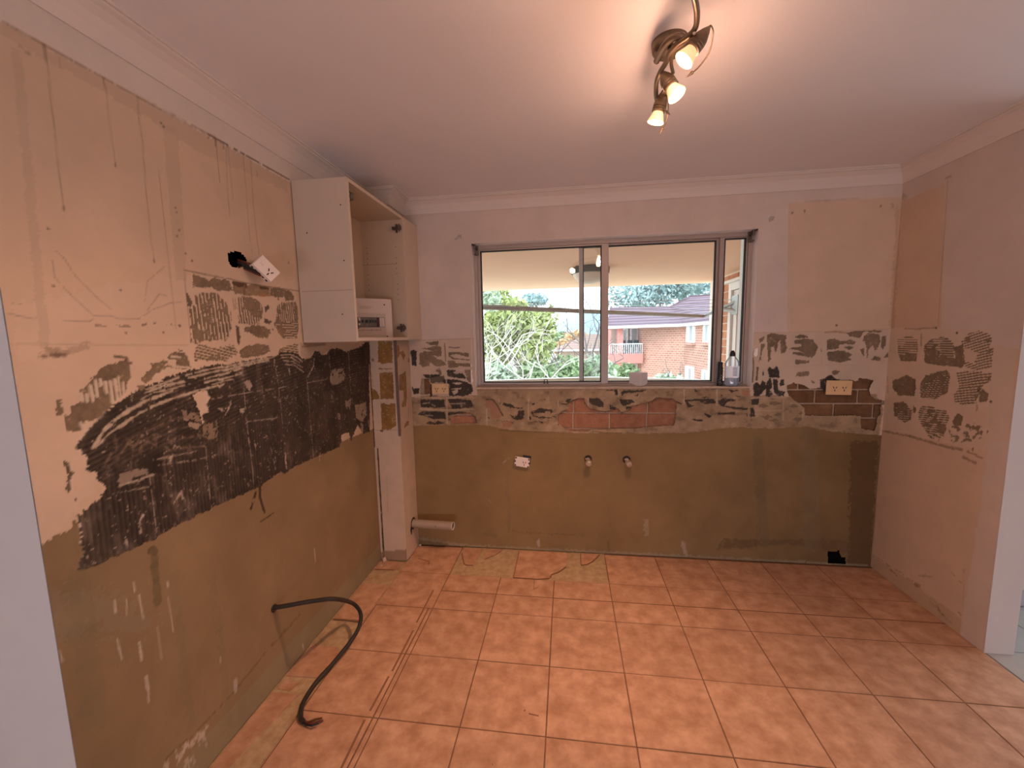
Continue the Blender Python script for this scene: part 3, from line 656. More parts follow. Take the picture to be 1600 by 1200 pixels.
for p in ([(115, 355), (210, 355), (250, 400), (240, 440), (120, 400)], [(390, 360), (500, 370), (520, 390), (430, 425), (400, 410)], [(300, 410), (360, 440), (340, 465), (300, 450)], [(255, 285), (370, 280), (375, 330), (350, 330), (345, 292)], [(400, 300), (420, 285), (620, 285), (600, 295), (430, 310), (410, 335)], [(525, 330), (555, 320), (550, 342)], [(968, 370), (1090, 360), (1230, 360), (1245, 400), (1150, 405), (1100, 378), (1000, 385), (1020, 410), (1060, 420), (1000, 440), (985, 410)],
          [(1265, 380), (1320, 355), (1420, 365), (1420, 382), (1350, 387), (1320, 420), (1440, 435), (1535, 445), (1530, 462), (1400, 450), (1290, 420)], [(1268, 485), (1420, 480), (1420, 498), (1270, 502)], [(1140, 485), (1210, 512), (1190, 532), (1150, 505)], [(1035, 538), (1080, 545), (1130, 548), (1130, 562), (1060, 560)], [(1050, 275), (1100, 288), (1060, 297)], [(1120, 340), (1200, 345), (1140, 355)], [(1360, 280), (1450, 285), (1390, 308)], [(1290, 320), (1320, 330), (1300, 340)], [(1380, 335), (1480, 338), (1470, 345)], [(445, 430), (500, 430), (450, 460)], [(1520, 490), (1532, 500), (1530, 535)]):
    bp_(Hh(p), warp=.004)
L.poly(G([(170, 215), (260, 220), (340, 310), (390, 440), (350, 490), (250, 480), (240, 350), (180, 330)]), None, (.36, .19, .115), warp=.008, mix=.7)
L.poly(G([(400, 530), (530, 510), (550, 560), (500, 600), (390, 590)]), None, (.38, .20, .12), warp=.008, mix=.8)
L.poly(Hh([(1480, 285), (1555, 280), (1550, 330), (1490, 335)]), None, (.40, .20, .11), warp=.006, mix=.8)
L.poly(Hh([(1020, 440), (1100, 440), (1100, 470), (1020, 465)]), None, (.33, .19, .12), warp=.006, mix=.6)
for p in (G([(762, 210), (760, 350), (764, 500)]), G([(1172, 235), (1176, 315)]), G([(350, 210), (352, 250)]), G([(180, 350), (185, 560)]), Hh([(965, 280), (965, 400)]), Hh([(380, 280), (378, 345)]), Hh([(1258, 280), (1258, 420)]), Hh([(108, 360), (110, 420)])):
    L.stroke(p, .0055, None, (.60, .49, .38), mix=.85, brk=.1)
for p in (G([(170, 215), (260, 215), (290, 240), (330, 290), (360, 350), (380, 390), (410, 440)]), G([(1180, 425), (1230, 385), (1290, 360)]), G([(1230, 275), (1290, 280), (1380, 230), (1480, 202), (1530, 208), (1540, 280), (1600, 345)]), Hh([(0, 365), (70, 360), (80, 405), (120, 450), (260, 480), (370, 452), (400, 490), (470, 465), (500, 430), (600, 405), (680, 385), (720, 352), (860, 362), (900, 390), (940, 405)]), F([(620, 930), (700, 945), (770, 985), (785, 1050)])):
    L.stroke(p, .008, 2, (.10, .06, .035), .002, ragged=.6)
# right of the window
for p in ([(310, 150), (360, 130), (420, 140), (500, 150), (510, 180), (490, 190), (510, 280), (490, 330), (450, 330), (445, 190), (420, 240), (400, 330), (385, 300), (380, 250), (350, 280), (345, 400), (320, 420), (315, 280)], [(230, 190), (290, 160), (280, 200), (240, 230)], [(250, 240), (295, 235), (280, 280), (255, 340), (250, 400), (225, 420), (250, 320)], [(190, 290), (225, 270), (220, 350), (190, 380), (180, 330)],
          [(590, 170), (640, 140), (700, 155), (730, 175), (610, 185)], [(580, 205), (690, 185), (770, 200), (820, 270), (800, 330), (760, 380), (700, 365), (560, 340), (570, 320), (680, 330), (620, 305), (530, 290), (540, 280), (650, 270), (650, 240), (590, 235)], [(910, 200), (980, 185), (1060, 210), (1140, 195), (1200, 220), (1180, 245), (1080, 240), (1030, 250), (1020, 290), (910, 300)], [(910, 320), (1020, 305), (1080, 310), (1170, 350), (1120, 375), (1160, 400), (1030, 425), (920, 400)],
          [(1075, 270), (1140, 260), (1180, 275), (1140, 300)], [(1100, 130), (1200, 105), (1470, 105), (1440, 130), (1280, 115), (1240, 180), (1140, 165)], [(1280, 160), (1330, 130), (1430, 140), (1445, 200), (1420, 290), (1390, 310), (1370, 250), (1330, 300), (1310, 390), (1310, 290), (1290, 220), (1270, 215)], [(1460, 160), (1500, 160), (1500, 250), (1460, 300), (1450, 240)], [(1350, 400), (1380, 360), (1450, 370), (1450, 410)], [(1480, 380), (1520, 320), (1530, 370)],
          [(590, 400), (740, 405), (730, 430), (590, 440)], [(620, 520), (740, 510), (730, 560), (600, 565)], [(960, 510), (1040, 505), (1020, 545), (970, 550)], [(850, 265), (865, 320), (845, 320)], [(1240, 290), (1285, 285), (1280, 370), (1260, 340)], [(750, 600), (800, 620), (760, 630)], [(1545, 340), (1560, 350), (1550, 380)]):
    gp(I(p), warp=.004)
L.stroke(I([(165, 320), (160, 360), (140, 400)]), .008, 1, f(GREY, .8)); L.stroke(I([(170, 380), (175, 480), (165, 620)]), .008, 1, f(GREY, .8)); L.stroke(I([(215, 480), (205, 600)]), .012, 1, f(GREY, .7))
L.stroke(I([(890, 125), (1000, 115), (1100, 130)]), .010, None, (.42, .22, .12), mix=.7, brk=.2)
for p in ([(315, 500), (330, 465), (370, 490), (410, 465), (430, 510), (430, 580), (330, 570)], [(300, 640), (330, 580), (350, 580), (360, 660), (340, 700), (370, 740), (330, 770), (290, 760)], [(370, 590), (410, 590), (420, 700), (490, 720), (480, 760), (410, 760), (370, 700)], [(170, 640), (210, 620), (240, 650), (260, 600), (295, 620), (300, 680), (230, 760), (180, 760)], [(270, 510), (280, 510), (280, 560), (260, 550)], [(430, 640), (450, 600), (480, 600), (485, 650), (445, 660)],
          [(150, 790), (230, 785), (220, 850), (160, 850)], [(140, 880), (170, 870), (190, 960), (140, 970)], [(840, 600), (950, 550), (1000, 590), (1060, 600), (900, 620), (900, 740), (1120, 740), (1100, 780), (900, 770), (840, 720)]):
    bp_(I(p), warp=.004)
for x, y, r in ((270, 860, 40), (390, 830, 40), (300, 970, 40), (420, 950, 30), (580, 860, 40), (620, 990, 40), (640, 930, 25), (380, 1000, 30)):
    L.poly(I([(x - 1.6 * r, y), (x, y - r * .6), (x + 1.6 * r, y), (x, y + r * .6)]), None, (.19, .135, .085), warp=.012, mix=.75)
for p in (I([(200, 905), (460, 905)]), I([(475, 800), (470, 1000)]), I([(150, 780), (500, 775)]), I([(670, 900), (665, 1000)]), I([(520, 470), (840, 450), (1230, 450)]), I([(850, 200), (860, 450)])):
    L.stroke(p, .006, None, (.56, .44, .33), mix=.6, brk=.3)
# openings down to the brick, window, pipe hole
HB1 = G([(1170, 480), (1200, 415), (1290, 370), (1350, 260), (1480, 205), (1535, 215)]) + Hh([(75, 405), (120, 450), (260, 482), (370, 455), (400, 492), (470, 467), (500, 432), (600, 407), (680, 387), (740, 352), (860, 365), (900, 392), (890, 510), (870, 600), (600, 620), (150, 640), (0, 655)]) + G([(1600, 668), (1430, 655), (1310, 660), (1220, 590), (1165, 540)])
HB2 = I([(500, 660), (570, 630), (660, 650), (740, 690), (840, 680), (905, 745), (1120, 745), (1125, 600), (1200, 620), (1230, 585), (1370, 600), (1330, 690), (1340, 760), (1400, 800), (1490, 810), (1480, 850), (1440, 870), (1440, 940), (1410, 970), (1400, 1060), (1380, 1110), (1250, 1090), (1240, 960), (690, 960), (680, 880), (520, 760)])
HB3 = F([(480, 1000), (580, 955), (680, 938), (755, 985), (775, 1060), (480, 1070)])
HB4 = F([(135, 540), (230, 535), (245, 720), (115, 730)])
for hb in (HB1, HB2, HB3, HB4): L.poly(hb, 9, warp=.005)
L.poly([(WX0, WZ0), (WX1, WZ0), (WX1, WZ1), (WX0, WZ1)], 9, warp=0, raw=True)
iw = (L.gu > WX0 - 1e-6) & (L.gu < WX1 - 1e-6) & (L.gv > WZ0 - 1e-6) & (L.gv < WZ1 - 1e-6); L.cls[iw] = 9
L.poly([(1293, 862), (1311, 862), (1313, 870), (1320, 873), (1321, 882.5), (1293, 881)], 9, warp=.001)
wall_back = BW.build('wall_back', BM, BNAMES)
tag(wall_back, kind='structure')
def courses(poly_px, zs, xs_list, mt, y=YB + .012):
    P = [BW.uv(p) for p in poly_px]; x0 = min(p[0] for p in P) - .02; x1 = max(p[0] for p in P) + .02; z0 = min(p[1] for p in P) - .02; z1 = max(p[1] for p in P) + .02
    o = MB().box((x0 - .02, y + .008, z0 - .02), (x1 + .02, y + .05, z1 + .02)).build('mortar_bed', MT['mortar'], wall_back)
    for zi in range(len(zs) - 1):
        xs = xs_list[zi % len(xs_list)]
        for xi in range(len(xs) - 1):
            a, b = xs[xi] + .005, xs[xi + 1] - .005; c, d = zs[zi] + .005, zs[zi + 1] - .005
            a, b, c, d = max(a, x0), min(b, x1), max(c, z0), min(d, z1)
            if b - a < .02 or d - c < .02: continue
            # keep only bricks that meet the opening
            if not any(a - .12 < p[0] < b + .12 and c - .09 < p[1] < d + .09 for p in P) and not (z0 < (c + d) / 2 < z1): continue
            MB().box((a, y, c), (b, y + .04, d)).build('brick', mt, wall_back, bevel=.004)
courses(HB1, [.765, .873, .981, 1.089], [[-.05, .16, .40, .64, .88], [-.07, .035, .275, .515, .765, .9], [-.17, .04, .26, .52, .756, 1.0]], MT['brick'])
courses(HB2, [.765, .873, .955, 1.045, 1.132, 1.22], [[1.15, 1.39, 1.63, 1.87], [1.28, 1.52, 1.76, 1.9], [1.20, 1.42, 1.63, 1.85, 1.9], [1.28, 1.52, 1.76, 1.9], [1.20, 1.42, 1.63, 1.87]], MT['darkbrick'])
courses(HB3, [.80, .96, 1.0], [[-.90, -.62]], MT['brick']); courses(HB4, [1.06, 1.22], [[-1.0, -.90, -.80]], MT['darkbrick'])
hb = MB().box((1.62, YB + .012, -.005), (1.80, YB + .022, .12)).build('pipe_hole', MT['hole'], wall_back, label='black opening at the foot of the wall')  # near-black panel painted as the dark inside the opening
o_ = MB().box((-5.5, YB + .19, -.18), (WX0 - .03, YB + .25, H)).box((WX1 + .03, YB + .19, -.18), (2.4, YB + .25, H)).box((WX0 - .03, YB + .19, -.18), (WX1 + .03, YB + .25, WZ0 - .03)).box((WX0 - .03, YB + .19, WZ1 + .03), (WX1 + .03, YB + .25, H))
o_.build('outer_leaf', mat('pale_facade_brick', (.80, .54, .38), .9, var=.1), wall_back)  # unseen outer face, coloured pale to bounce warm light onto the soffit
# reveals of the window opening
rv = MB()
yb, yo = YB, YB + .25
rv.box((WX0 - .03, yb + .001, WZ0 - .03), (WX0, yo, WZ1 + .03)).box((WX1, yb + .001, WZ0 - .03), (WX1 + .03, yo, WZ1 + .03)).box((WX0, yb + .001, WZ1), (WX1, yo, WZ1 + .03))
rv.build('window_reveal', mat('reveal_paint', (.92, .87, .85), .6), wall_back)
MB().box((WX0, yb + .02, WZ0 - .03), (WX1, yo, WZ0 - .001)).build('sill_bed', MT['mortar'], wall_back)
MB().box((WX0 - .004, yb - .008, WZ0 - .009), (WX1 + .004, yo, WZ0)).build('window_sill', mat('old_sill_paint', (.74, .60, .49), .7, col2=(.50, .37, .27), vscale=14, bump=.2), wall_back, bevel=.002)

# ================================================================== RIGHT WALL
RW = Wall(seg((YRE, YB, .004)), seg((0, .95, .007), (.95, 1.55, .004), (1.55, H, .008)), 0, XR, 1, -1)
L = RW
Q = lambda p: zc(1340, 480, 4.615, p)
S = lambda p: zc(1340, 660, 3.527, p)
L.col[:] = np.array(CREAM) * (.95 + .1 * L.n4)[..., None]
L.poly([(1479, 200), (1700, 200), (1700, 560), (1560, 540), (1470, 540)], None, WPAINT, warp=.003)
L.poly([(1480, 285), (1400, 320), (1380, 320), (1380, 100), (1700, 100), (1700, 240)], None, WPAINT, warp=.003)
L.stroke([(1481, 280), (1476, 360), (1470, 440), (1466, 510)], .005, None, (.46, .32, .20), mix=.7)
L.stroke([(1478, 278), (1486, 276)], .008, None, (.32, .20, .12), mix=.7)
L.stroke([(1404, 325), (1400, 420), (1394, 510)], .03, None, (.50, .33, .20), mix=.5, warp=.01)
L.stroke([(1404, 300), (1416, 312)], .03, None, (.36, .25, .16), mix=.5, brk=.4)
L.poly(Q([(960, 150), (1150, 150), (1090, 1000), (930, 1000)]), None, WPAINT, warp=.005, mix=.5)
L.poly([(1546, 690), (1600, 690), (1560, 1040), (1500, 1000)], None, WPAINT, warp=.01, mix=.8)
L.poly(Q([(150, 150), (965, 155), (935, 1040), (160, 880)]), None, (.70, .565, .44), warp=.008, mix=.7)
def gp(pts, **k): L.poly(pts, 1, (.235, .175, .115), -.002, warp=k.pop('warp', .005), **k)
gp(Q([(285, 230), (370, 205), (430, 230), (435, 300), (425, 345), (290, 345)]), stripes=(90, .0125, .1, .9))
gp(Q([(292, 340), (425, 335), (420, 390), (310, 390)]))
gp(Q([(475, 330), (480, 270), (530, 230), (620, 210), (680, 240), (700, 290), (690, 370), (560, 370)]), stripes=(88, .012, .2, .68))
gp(Q([(480, 310), (550, 290), (600, 330), (560, 370), (700, 370), (690, 290), (760, 270), (770, 400), (750, 435), (550, 415), (480, 400)]))
gp(Q([(750, 240), (800, 190), (880, 170), (950, 200), (970, 230), (950, 290), (980, 300), (960, 440), (900, 450), (840, 400), (870, 330), (800, 300), (750, 290)]), stripes=(72, .0125, .05, .75))
gp(Q([(770, 390), (850, 410), (900, 450), (830, 450), (770, 430)]), stripes=(70, .011, .1, .9))
gp(Q([(250, 530), (350, 490), (415, 520), (420, 580), (410, 640), (290, 635), (250, 580)]))
gp(Q([(450, 550), (490, 490), (570, 470), (640, 455), (670, 500), (640, 620), (560, 660), (450, 650)]), stripes=(80, .011, .72, .6))
gp(Q([(710, 470), (850, 460), (960, 480), (960, 530), (920, 550), (880, 600), (850, 690), (780, 700), (700, 690), (690, 630), (730, 580)]), stripes=(76, .0125, .25, .72))
gp(Q([(870, 620), (900, 585), (940, 620), (930, 680), (880, 690)]))
gp(Q([(255, 690), (330, 680), (390, 740), (380, 810), (330, 830), (260, 780)]), stripes=(80, .012, .6, .48))
gp(Q([(440, 760), (460, 710), (520, 715), (640, 750), (660, 800), (640, 850), (620, 940), (530, 950), (480, 880), (440, 820)]), stripes=(85, .0115, .15, .66))
gp(Q([(680, 820), (720, 765), (760, 790), (750, 850), (690, 850)]), warp=.008)
gp(Q([(660, 860), (760, 830), (900, 850), (890, 950), (700, 980), (650, 900)]), warp=.01, speck=.52)
gp(Q([(400, 710), (420, 730), (410, 765), (395, 760)])); gp(Q([(820, 1010), (835, 1005), (828, 1035)])); gp(Q([(930, 880), (945, 900), (930, 918)])); gp(Q([(700, 980), (680, 970), (672, 955)]))
for p, w_ in ((Q([(120, 880), (370, 930), (560, 985), (750, 1030)]), .012), (Q([(790, 1040), (900, 1090)]), .008), (Q([(340, 157), (450, 155), (560, 150)]), .006), (Q([(460, 190), (455, 280)]), .006), (Q([(215, 500), (220, 620)]), .004), (S([(580, 190), (650, 225)]), .012), (Q([(860, 690), (860, 750)]), .006), (Q([(590, 950), (585, 970)]), .006)):
    L.stroke(p, w_, None, (.27, .18, .115), mix=.75, brk=.25, warp=.006)
L.dots(Q([(565, 148), (960, 680), (870, 600), (715, 185)]), .006, BR)
L.stroke(S([(125, 60), (110, 300), (90, 600), (75, 720)]), .010, None, (.42, .25, .14), mix=.6)
for p, w_, m_ in ((S([(90, 735), (150, 775), (240, 830), (330, 900)]), .008, .6), (S([(180, 810), (215, 845)]), .012, .8), (S([(300, 880), (340, 900)]), .02, .7), (S([(440, 1020), (470, 1060)]), .015, .8), (S([(520, 830), (570, 880)]), .006, .6), (S([(555, 1045), (570, 1065)]), .01, .8), (S([(400, 990), (520, 1110)]), .006, .5), (S([(585, 800), (580, 1040)]), .004, .4), (S([(340, 845), (410, 850)]), .012, .5)):
    L.stroke(p, w_, None, (.33, .22, .12), mix=m_, brk=.35, warp=.01)
sk = (L.gv < .085 + (L.n3 - .5) * .03) & (L.gu > 2.12)
L.col[sk] *= np.array((.86, .82, .76))
wall_right = RW.build('wall_right', BM, BNAMES)
tag(wall_right, kind='structure')
MB().box((XR + .007, YRE, 0), (2.02, YB + .25, H)).box((XR - .0005, YRE - .004, 0), (2.02, YRE, H)).build('wall_end', MT['white'], wall_right, bevel=.004, label='white painted end of the right partition')
MB().box((-1.485, YLE, 0), (XL - .06, YB + .25, H)).box((XL - .06, YLE, 0), (XL - .0045, YLE + .012, H)).box((-1.95, YLE + .03, 0), (-1.4849, YLE + .2, H)).build('wall_end', MT['white'], wall_left, label='white painted end of the left wall')
# ================================================================== PILLAR (duct) IN THE BACK LEFT CORNER
PX, PY = -1.085, 2.492
PF = Wall(seg((XL, PX, .004)), seg((0, .72, .012), (.72, 1.52, .004), (1.52, H, .012)), 1, PY, 0, -1)
PR = Wall(seg((PY, YB, .004)), seg((0, .72, .012), (.72, 1.52, .004), (1.52, H, .012)), 0, PX, 1, +1)
X5 = lambda p: zc(570, 520, 6.667, p)
for L in (PF, PR):
    L.col[:] = np.array((.60, .47, .35)) * (.93 + .14 * L.n3)[..., None]
OCH = (.30, .165, .055)
for p in ([(135, 90), (285, 90), (285, 310), (240, 315), (190, 325), (135, 310)], [(150, 420), (200, 410), (290, 415), (300, 690), (160, 690), (155, 600)], [(165, 735), (200, 735), (235, 755), (270, 735), (315, 740), (325, 960), (270, 1010), (175, 1010)], [(75, 585), (110, 600), (155, 660), (150, 690), (75, 700)], [(145, 370), (290, 372), (290, 380), (145, 382)]):
    PF.poly(X5(p), 1, OCH, -.003, warp=.004)
PF.stroke(X5([(40, 100), (60, 500), (75, 760), (100, 1190)]), .010, None, (.05, .03, .02)); PF.stroke([(590, 700), (600, 872)], .010, None, (.05, .03, .02), brk=.2)
PF.stroke(X5([(80, 280), (85, 290)]), .015, None, (.25, .17, .11)); PF.stroke(X5([(70, 420), (85, 560)]), .008, None, (.42, .25, .15), mix=.7, brk=.4)
PF.stroke(X5([(110, 1015), (370, 1012)]), .004, None, (.30, .2, .13), mix=.8)
PF.stroke(X5([(165, 1022), (185, 1025)]), .010, None, (.12, .07, .04))
PF.poly([(592, 862), (640, 858), (640, 880), (592, 885)], None, (.28, .17, .10), warp=.012, mix=.8)
PF.stroke([(604, 745), (606, 800)], .012, None, (.5, .37, .27), mix=.6, brk=.4)
for p in ([(335, 120), (355, 130), (370, 200), (400, 180), (425, 235), (405, 280), (370, 215), (345, 275), (335, 200)], [(360, 440), (400, 420), (430, 390), (438, 580), (440, 680), (430, 770), (385, 770), (395, 720), (410, 690), (405, 600), (360, 600)], [(415, 960), (435, 925), (460, 920), (460, 960), (410, 995)], [(450, 250), (470, 300), (455, 310)]):
    PR.poly(X5(p), 1, (.34, .215, .11), -.002, warp=.004)
PR.stroke(X5([(455, 790), (455, 880)]), .006, None, (.35, .2, .12), mix=.8); PR.stroke([(650, 700), (652, 770), (648, 860)], .008, None, (.5, .4, .32), mix=.5, brk=.3)
PR.stroke([(642, 826), (643, 833)], .02, None, (.02, .015, .01))
pillar = PF.build('wall_pillar', BM, BNAMES); tag(pillar, kind='structure')
PR.build('pillar_side', BM, BNAMES, parent=pillar)
MB().box((PX - .014, PY - .002, .865), (PX + .001, PY + .013, 1.49)).build('corner_bead', mat('bare_corner_bead', (.22, .155, .135), .5, metal=.5, var=.3, vscale=50), pillar, bevel=.002, label='bare grey metal corner bead')
MB().box((XL, YB - .02, 0), (PX - .01, YB, H)).build('pillar_core', MT['hole'], pillar)
MB().box((XL - .05, 1.3, 1.6), (XL - .04, 1.7, 2.0)).build('cavity_back', MT['hole'], wall_left)  # black plate added for the darkness behind the outlet hole

# ================================================================== CEILING AND CORNICES
ceil = MB().box((-3.6, -3.6, H), (3.6, YB + .25, H + .12)).build('ceiling', MT['ceiling']); tag(ceil, kind='structure')
path = [(XL, YLE), (XL, PY), (PX, PY), (PX, YB), (XR, YB), (XR, YRE)]
prof = [(0, 2.402), (0, 2.316), (.007, 2.315), (.009, 2.322), (.018, 2.344), (.033, 2.367), (.052, 2.383), (.066, 2.389), (.068, 2.394), (.076, 2.394), (.077, 2.402)]
def offs(d):
    out = []
    for i, p in enumerate(path):
        p = Vector(p)
        ns_ = []
        if i > 0: e = (p - Vector(path[i - 1])).normalized(); ns_.append(Vector((e.y, -e.x)))
        if i < len(path) - 1: e = (Vector(path[i + 1]) - p).normalized(); ns_.append(Vector((e.y, -e.x)))
        if len(ns_) == 1: out.append(p + ns_[0] * d)
        else: out.append(p + (ns_[0] + ns_[1]) * d)
    return out
OF = [offs(d) for d, z in prof]
for i in range(len(path) - 1):
    n = len(prof)
    vs = [(*OF[k][i], prof[k][1]) for k in range(n)] + [(*OF[k][i + 1], prof[k][1]) for k in range(n)]
    o = MB().add(vs, [(k, (k + 1) % n, n + (k + 1) % n, n + k) for k in range(n)] + ([tuple(range(n))] if i == 0 else []) + ([tuple(range(2 * n - 1, n - 1, -1))] if i == len(path) - 2 else [])).build('trim_%d' % (i + 1), MT['cornice'])
    tag(o, kind='structure')
# rest of the flat behind and beside the kitchen
for nm, lo, hi in (('wall_rear', (-3.6, -3.7, 0), (3.6, -3.6, H)), ('wall_west', (-3.7, -3.6, 0), (-3.6, YB + .25, H)), ('wall_east', (3.6, -3.6, 0), (3.7, YB + .25, H)), ('wall_north_west', (-3.6, YB + .15, 0), (-1.49, YB + .25, H)), ('wall_north_east', (2.02, YB + .15, 0), (3.6, YB + .25, H))):
    tag(MB().box(lo, hi).build(nm, MT['white']), kind='structure')
tag(MB().box((-4.2, -4.2, H + .121), (4.2, YB + .30, H + .30)).build('roof', mat('roof_deck', (.3, .2, .17), .9)), kind='structure')

# ================================================================== FLOOR
floor = MB().box((-3.6, -3.6, -.12), (3.6, YB + .25, -.0065)).build('floor', MT['bed']); tag(floor, kind='structure')
TX, TY, TS = -.753, 2.0386, .3325
MB().box((-1.0855, -.7, -.012), (XR + .006, 2.371, -.0024)).box((.2445, 2.371, -.012), (XR + .006, YB, -.0024)).box((-1.0855, 2.371, -.012), (-.752, YB, -.0030)).build('grout', MT['grout'], floor)
def tile_mesh(wx, wy, name='tile'):
    t = MB(); g = .0024; c = .0022
    r0 = [(g, g), (wx - g, g), (wx - g, wy - g), (g, wy - g)]; r1 = [(g + c, g + c), (wx - g - c, g + c), (wx - g - c, wy - g - c), (g + c, wy - g - c)]
    t.add([(*p, -.009) for p in r0] + [(*p, -.0014) for p in r0] + [(*p, 0) for p in r1],
          [(0, 1, 5, 4), (1, 2, 6, 5), (2, 3, 7, 6), (3, 0, 4, 7), (4, 5, 9, 8), (5, 6, 10, 9), (6, 7, 11, 10), (7, 4, 8, 11), (8, 9, 10, 11), (3, 2, 1, 0)])
    me = bpy.data.meshes.new(name); me.from_pydata(t.v, [], t.f); me.update(); return me
cache = {}
def tile(x0, y0, x1, y1, mt=None, name='tile'):
    k = (round(x1 - x0, 3), round(y1 - y0, 3), name)
    if k not in cache:
        cache[k] = tile_mesh(x1 - x0, y1 - y0, name); cache[k].materials.append(mt or MT['tile'])
    o = bpy.data.objects.new(name, cache[k]); COL.objects.link(o); o.parent = floor
    o.location = (x0, y0, random.uniform(-.0006, .0004)); o.rotation_euler = (random.uniform(-.0012, .0012), random.uniform(-.0012, .0012), 0)
    return o
xs = [TX + k * TS for k in range(-1, 9)]
for k in range(9):
    for j in range(0, 9):
        y1 = TY - j * TS
        tile(xs[k] + (.0 if k else .002), y1 - TS, xs[k + 1] - (.024 if k == 0 else 0), y1)
    if k == 0: tile(xs[0], TY, xs[1], TY + TS)
    else:
        tile(xs[k], TY, xs[k + 1], 2.200); tile(xs[k], 2.203, xs[k + 1], 2.371)
    if k == 0 or k >= 3 and xs[k] > .2: tile(xs[k], 2.371, xs[k + 1], 2.703)
# thin offcut slivers beside the old kickboard line
for j in range(0, 9): tile(xs[1] - .0225, TY - (j + 1) * TS, xs[1], TY - j * TS)
def piece(poly, mt=None, z=0.0):
    area = sum(poly[i][0] * poly[(i + 1) % len(poly)][1] - poly[(i + 1) % len(poly)][0] * poly[i][1] for i in range(len(poly)))
    if area < 0: poly = poly[::-1]
    m_ = MB(); n = len(poly)
    m_.add([(*p, -.009) for p in poly] + [(*p, z) for p in poly], [tuple(range(n, 2 * n)), tuple(range(n - 1, -1, -1))] + [(i, (i + 1) % n, n + (i + 1) % n, n + i) for i in range(n)])
    return m_.build('tile', mt or MT['tile'], floor, label=None)
piece([(-.739, 2.700), (-.735, 2.618), (-.69, 2.50), (-.671, 2.484), (-.626, 2.486), (-.612, 2.60), (-.60, 2.703)])
piece([(-.575, 2.703), (-.570, 2.60), (-.563, 2.566), (-.50, 2.63), (-.455, 2.703)])
piece([(-.340, 2.703), (-.339, 2.376), (-.19, 2.376), (-.118, 2.392), (-.108, 2.432), (-.06, 2.468), (-.017, 2.53), (-.012, 2.703)])
piece([(.085, 2.703), (.083, 2.562), (.12, 2.572), (.155, 2.606), (.19, 2.66), (.21, 2.703)])
# broken strip along the left wall
for y0, y1, xa in ((1.526, 1.708, -1.266), (1.902, 2.226, -1.262)):
    piece([(xa, y0), (-1.092, y0 + .004), (-1.092, y1 - .03), (-1.12, y1), (xa, y1)])
piece([(-1.262, 2.378), (-1.13, 2.385), (-1.10, 2.40), (-1.10, 2.47), (-1.262, 2.475)])
piece([(-1.266, .5), (-1.225, .5), (-1.205, 1.10), (-1.165, 1.32), (-1.145, 1.436), (-1.266, 1.440)])
piece([(-1.18, .7), (-1.092, .7), (-1.092, 1.36), (-1.11, 1.40), (-1.15, 1.17)], z=-.0025, mt=MT['bed'])
piece([(-1.26, 1.46), (-1.2, 1.455), (-1.18, 1.50), (-1.25, 1.51)], z=-.004); piece([(-1.25, 1.76), (-1.18, 1.80), (-1.2, 1.86), (-1.255, 1.85)], z=-.005, mt=MT['bed'])
# scraped lines where the kickboards stood, plus painted shadow along broken tile edges
gr = MB()
def strip(x0, y0, x1, y1, w_, z=.0006):
    d = Vector((x1 - x0, y1 - y0, 0)).normalized(); n_ = Vector((-d.y, d.x, 0)) * w_ / 2
    a = Vector((x0, y0, 0)); b = Vector((x1, y1, 0))
    gr.add([tuple(p + Vector((0, 0, zz))) for zz in (-.002, z) for p in (a - n_, b - n_, b + n_, a + n_)], [(4, 5, 6, 7), (0, 1, 5, 4), (1, 2, 6, 5), (2, 3, 7, 6), (3, 0, 4, 7)])
for a, b in ((2.20, 1.92), (1.86, 1.60), (1.57, 1.40), (1.36, 1.12)): strip(-.800 + random.uniform(-.004, .004), a, -.796 + random.uniform(-.006, .006), b, .009)
for a, b in ((.1, .42), (.5, .56), (1.62, 1.88)): strip(a, 2.199, b, 2.200, .006)
strip(-.21, 2.371, -.205, 2.27, .003); strip(-.205, 2.27, -.18, 2.29, .004); strip(-.16, 1.46, -.12, 1.455, .006); strip(-.18, 1.47, -.175, 1.475, .006); strip(-.27, 1.25, -.268, 1.252, .006); strip(.03, 1.08, .032, 1.083, .004)
def edge(pts, w_=.006):  # dark strips painted as the shadow beside broken tile edges
    for i in range(len(pts) - 1): strip(*pts[i], *pts[i + 1], w_, .0004)
edge([(-.738, 2.63), (-.735, 2.618), (-.69, 2.50), (-.671, 2.484), (-.626, 2.486)]); edge([(-.563, 2.566), (-.50, 2.63), (-.465, 2.69)], .004)
edge([(-.339, 2.376), (-.19, 2.374), (-.118, 2.390)]); edge([(-.342, 2.376), (-.343, 2.70)], .005); edge([(-.112, 2.40), (-.106, 2.432), (-.06, 2.466), (-.017, 2.526)], .008)
edge([(.083, 2.70), (.083, 2.562)], .005); edge([(.083, 2.560), (.12, 2.570), (.155, 2.604), (.19, 2.66), (.21, 2.70)], .007); edge([(.2445, 2.40), (.2445, 2.56)], .006)
edge([(-1.26, 2.376), (-1.13, 2.383)], .008); edge([(-1.02, 2.53), (-.93, 2.50), (-.925, 2.46)], .007); edge([(-1.26, 1.898), (-1.10, 1.895)], .006)
gr.build('scuff_and_edge_shadow', mat('scuff_and_shadow_brown', (.27, .135, .075), .9), floor)['kind'] = 'stuff'
# pale grey tiles of the room beyond the right wall
for i in range(5):
    for j in range(7): tile(1.9095 + i * .335, .35 + j * .335, 1.9095 + (i + 1) * .335, .35 + (j + 1) * .335, MT['greytile'], 'grey_tile')
MB().box((1.907, .0, -.012), (3.6, 2.7, -.003)).build('grey_grout', mat('grey_grout', (.25, .24, .22), .9), floor)

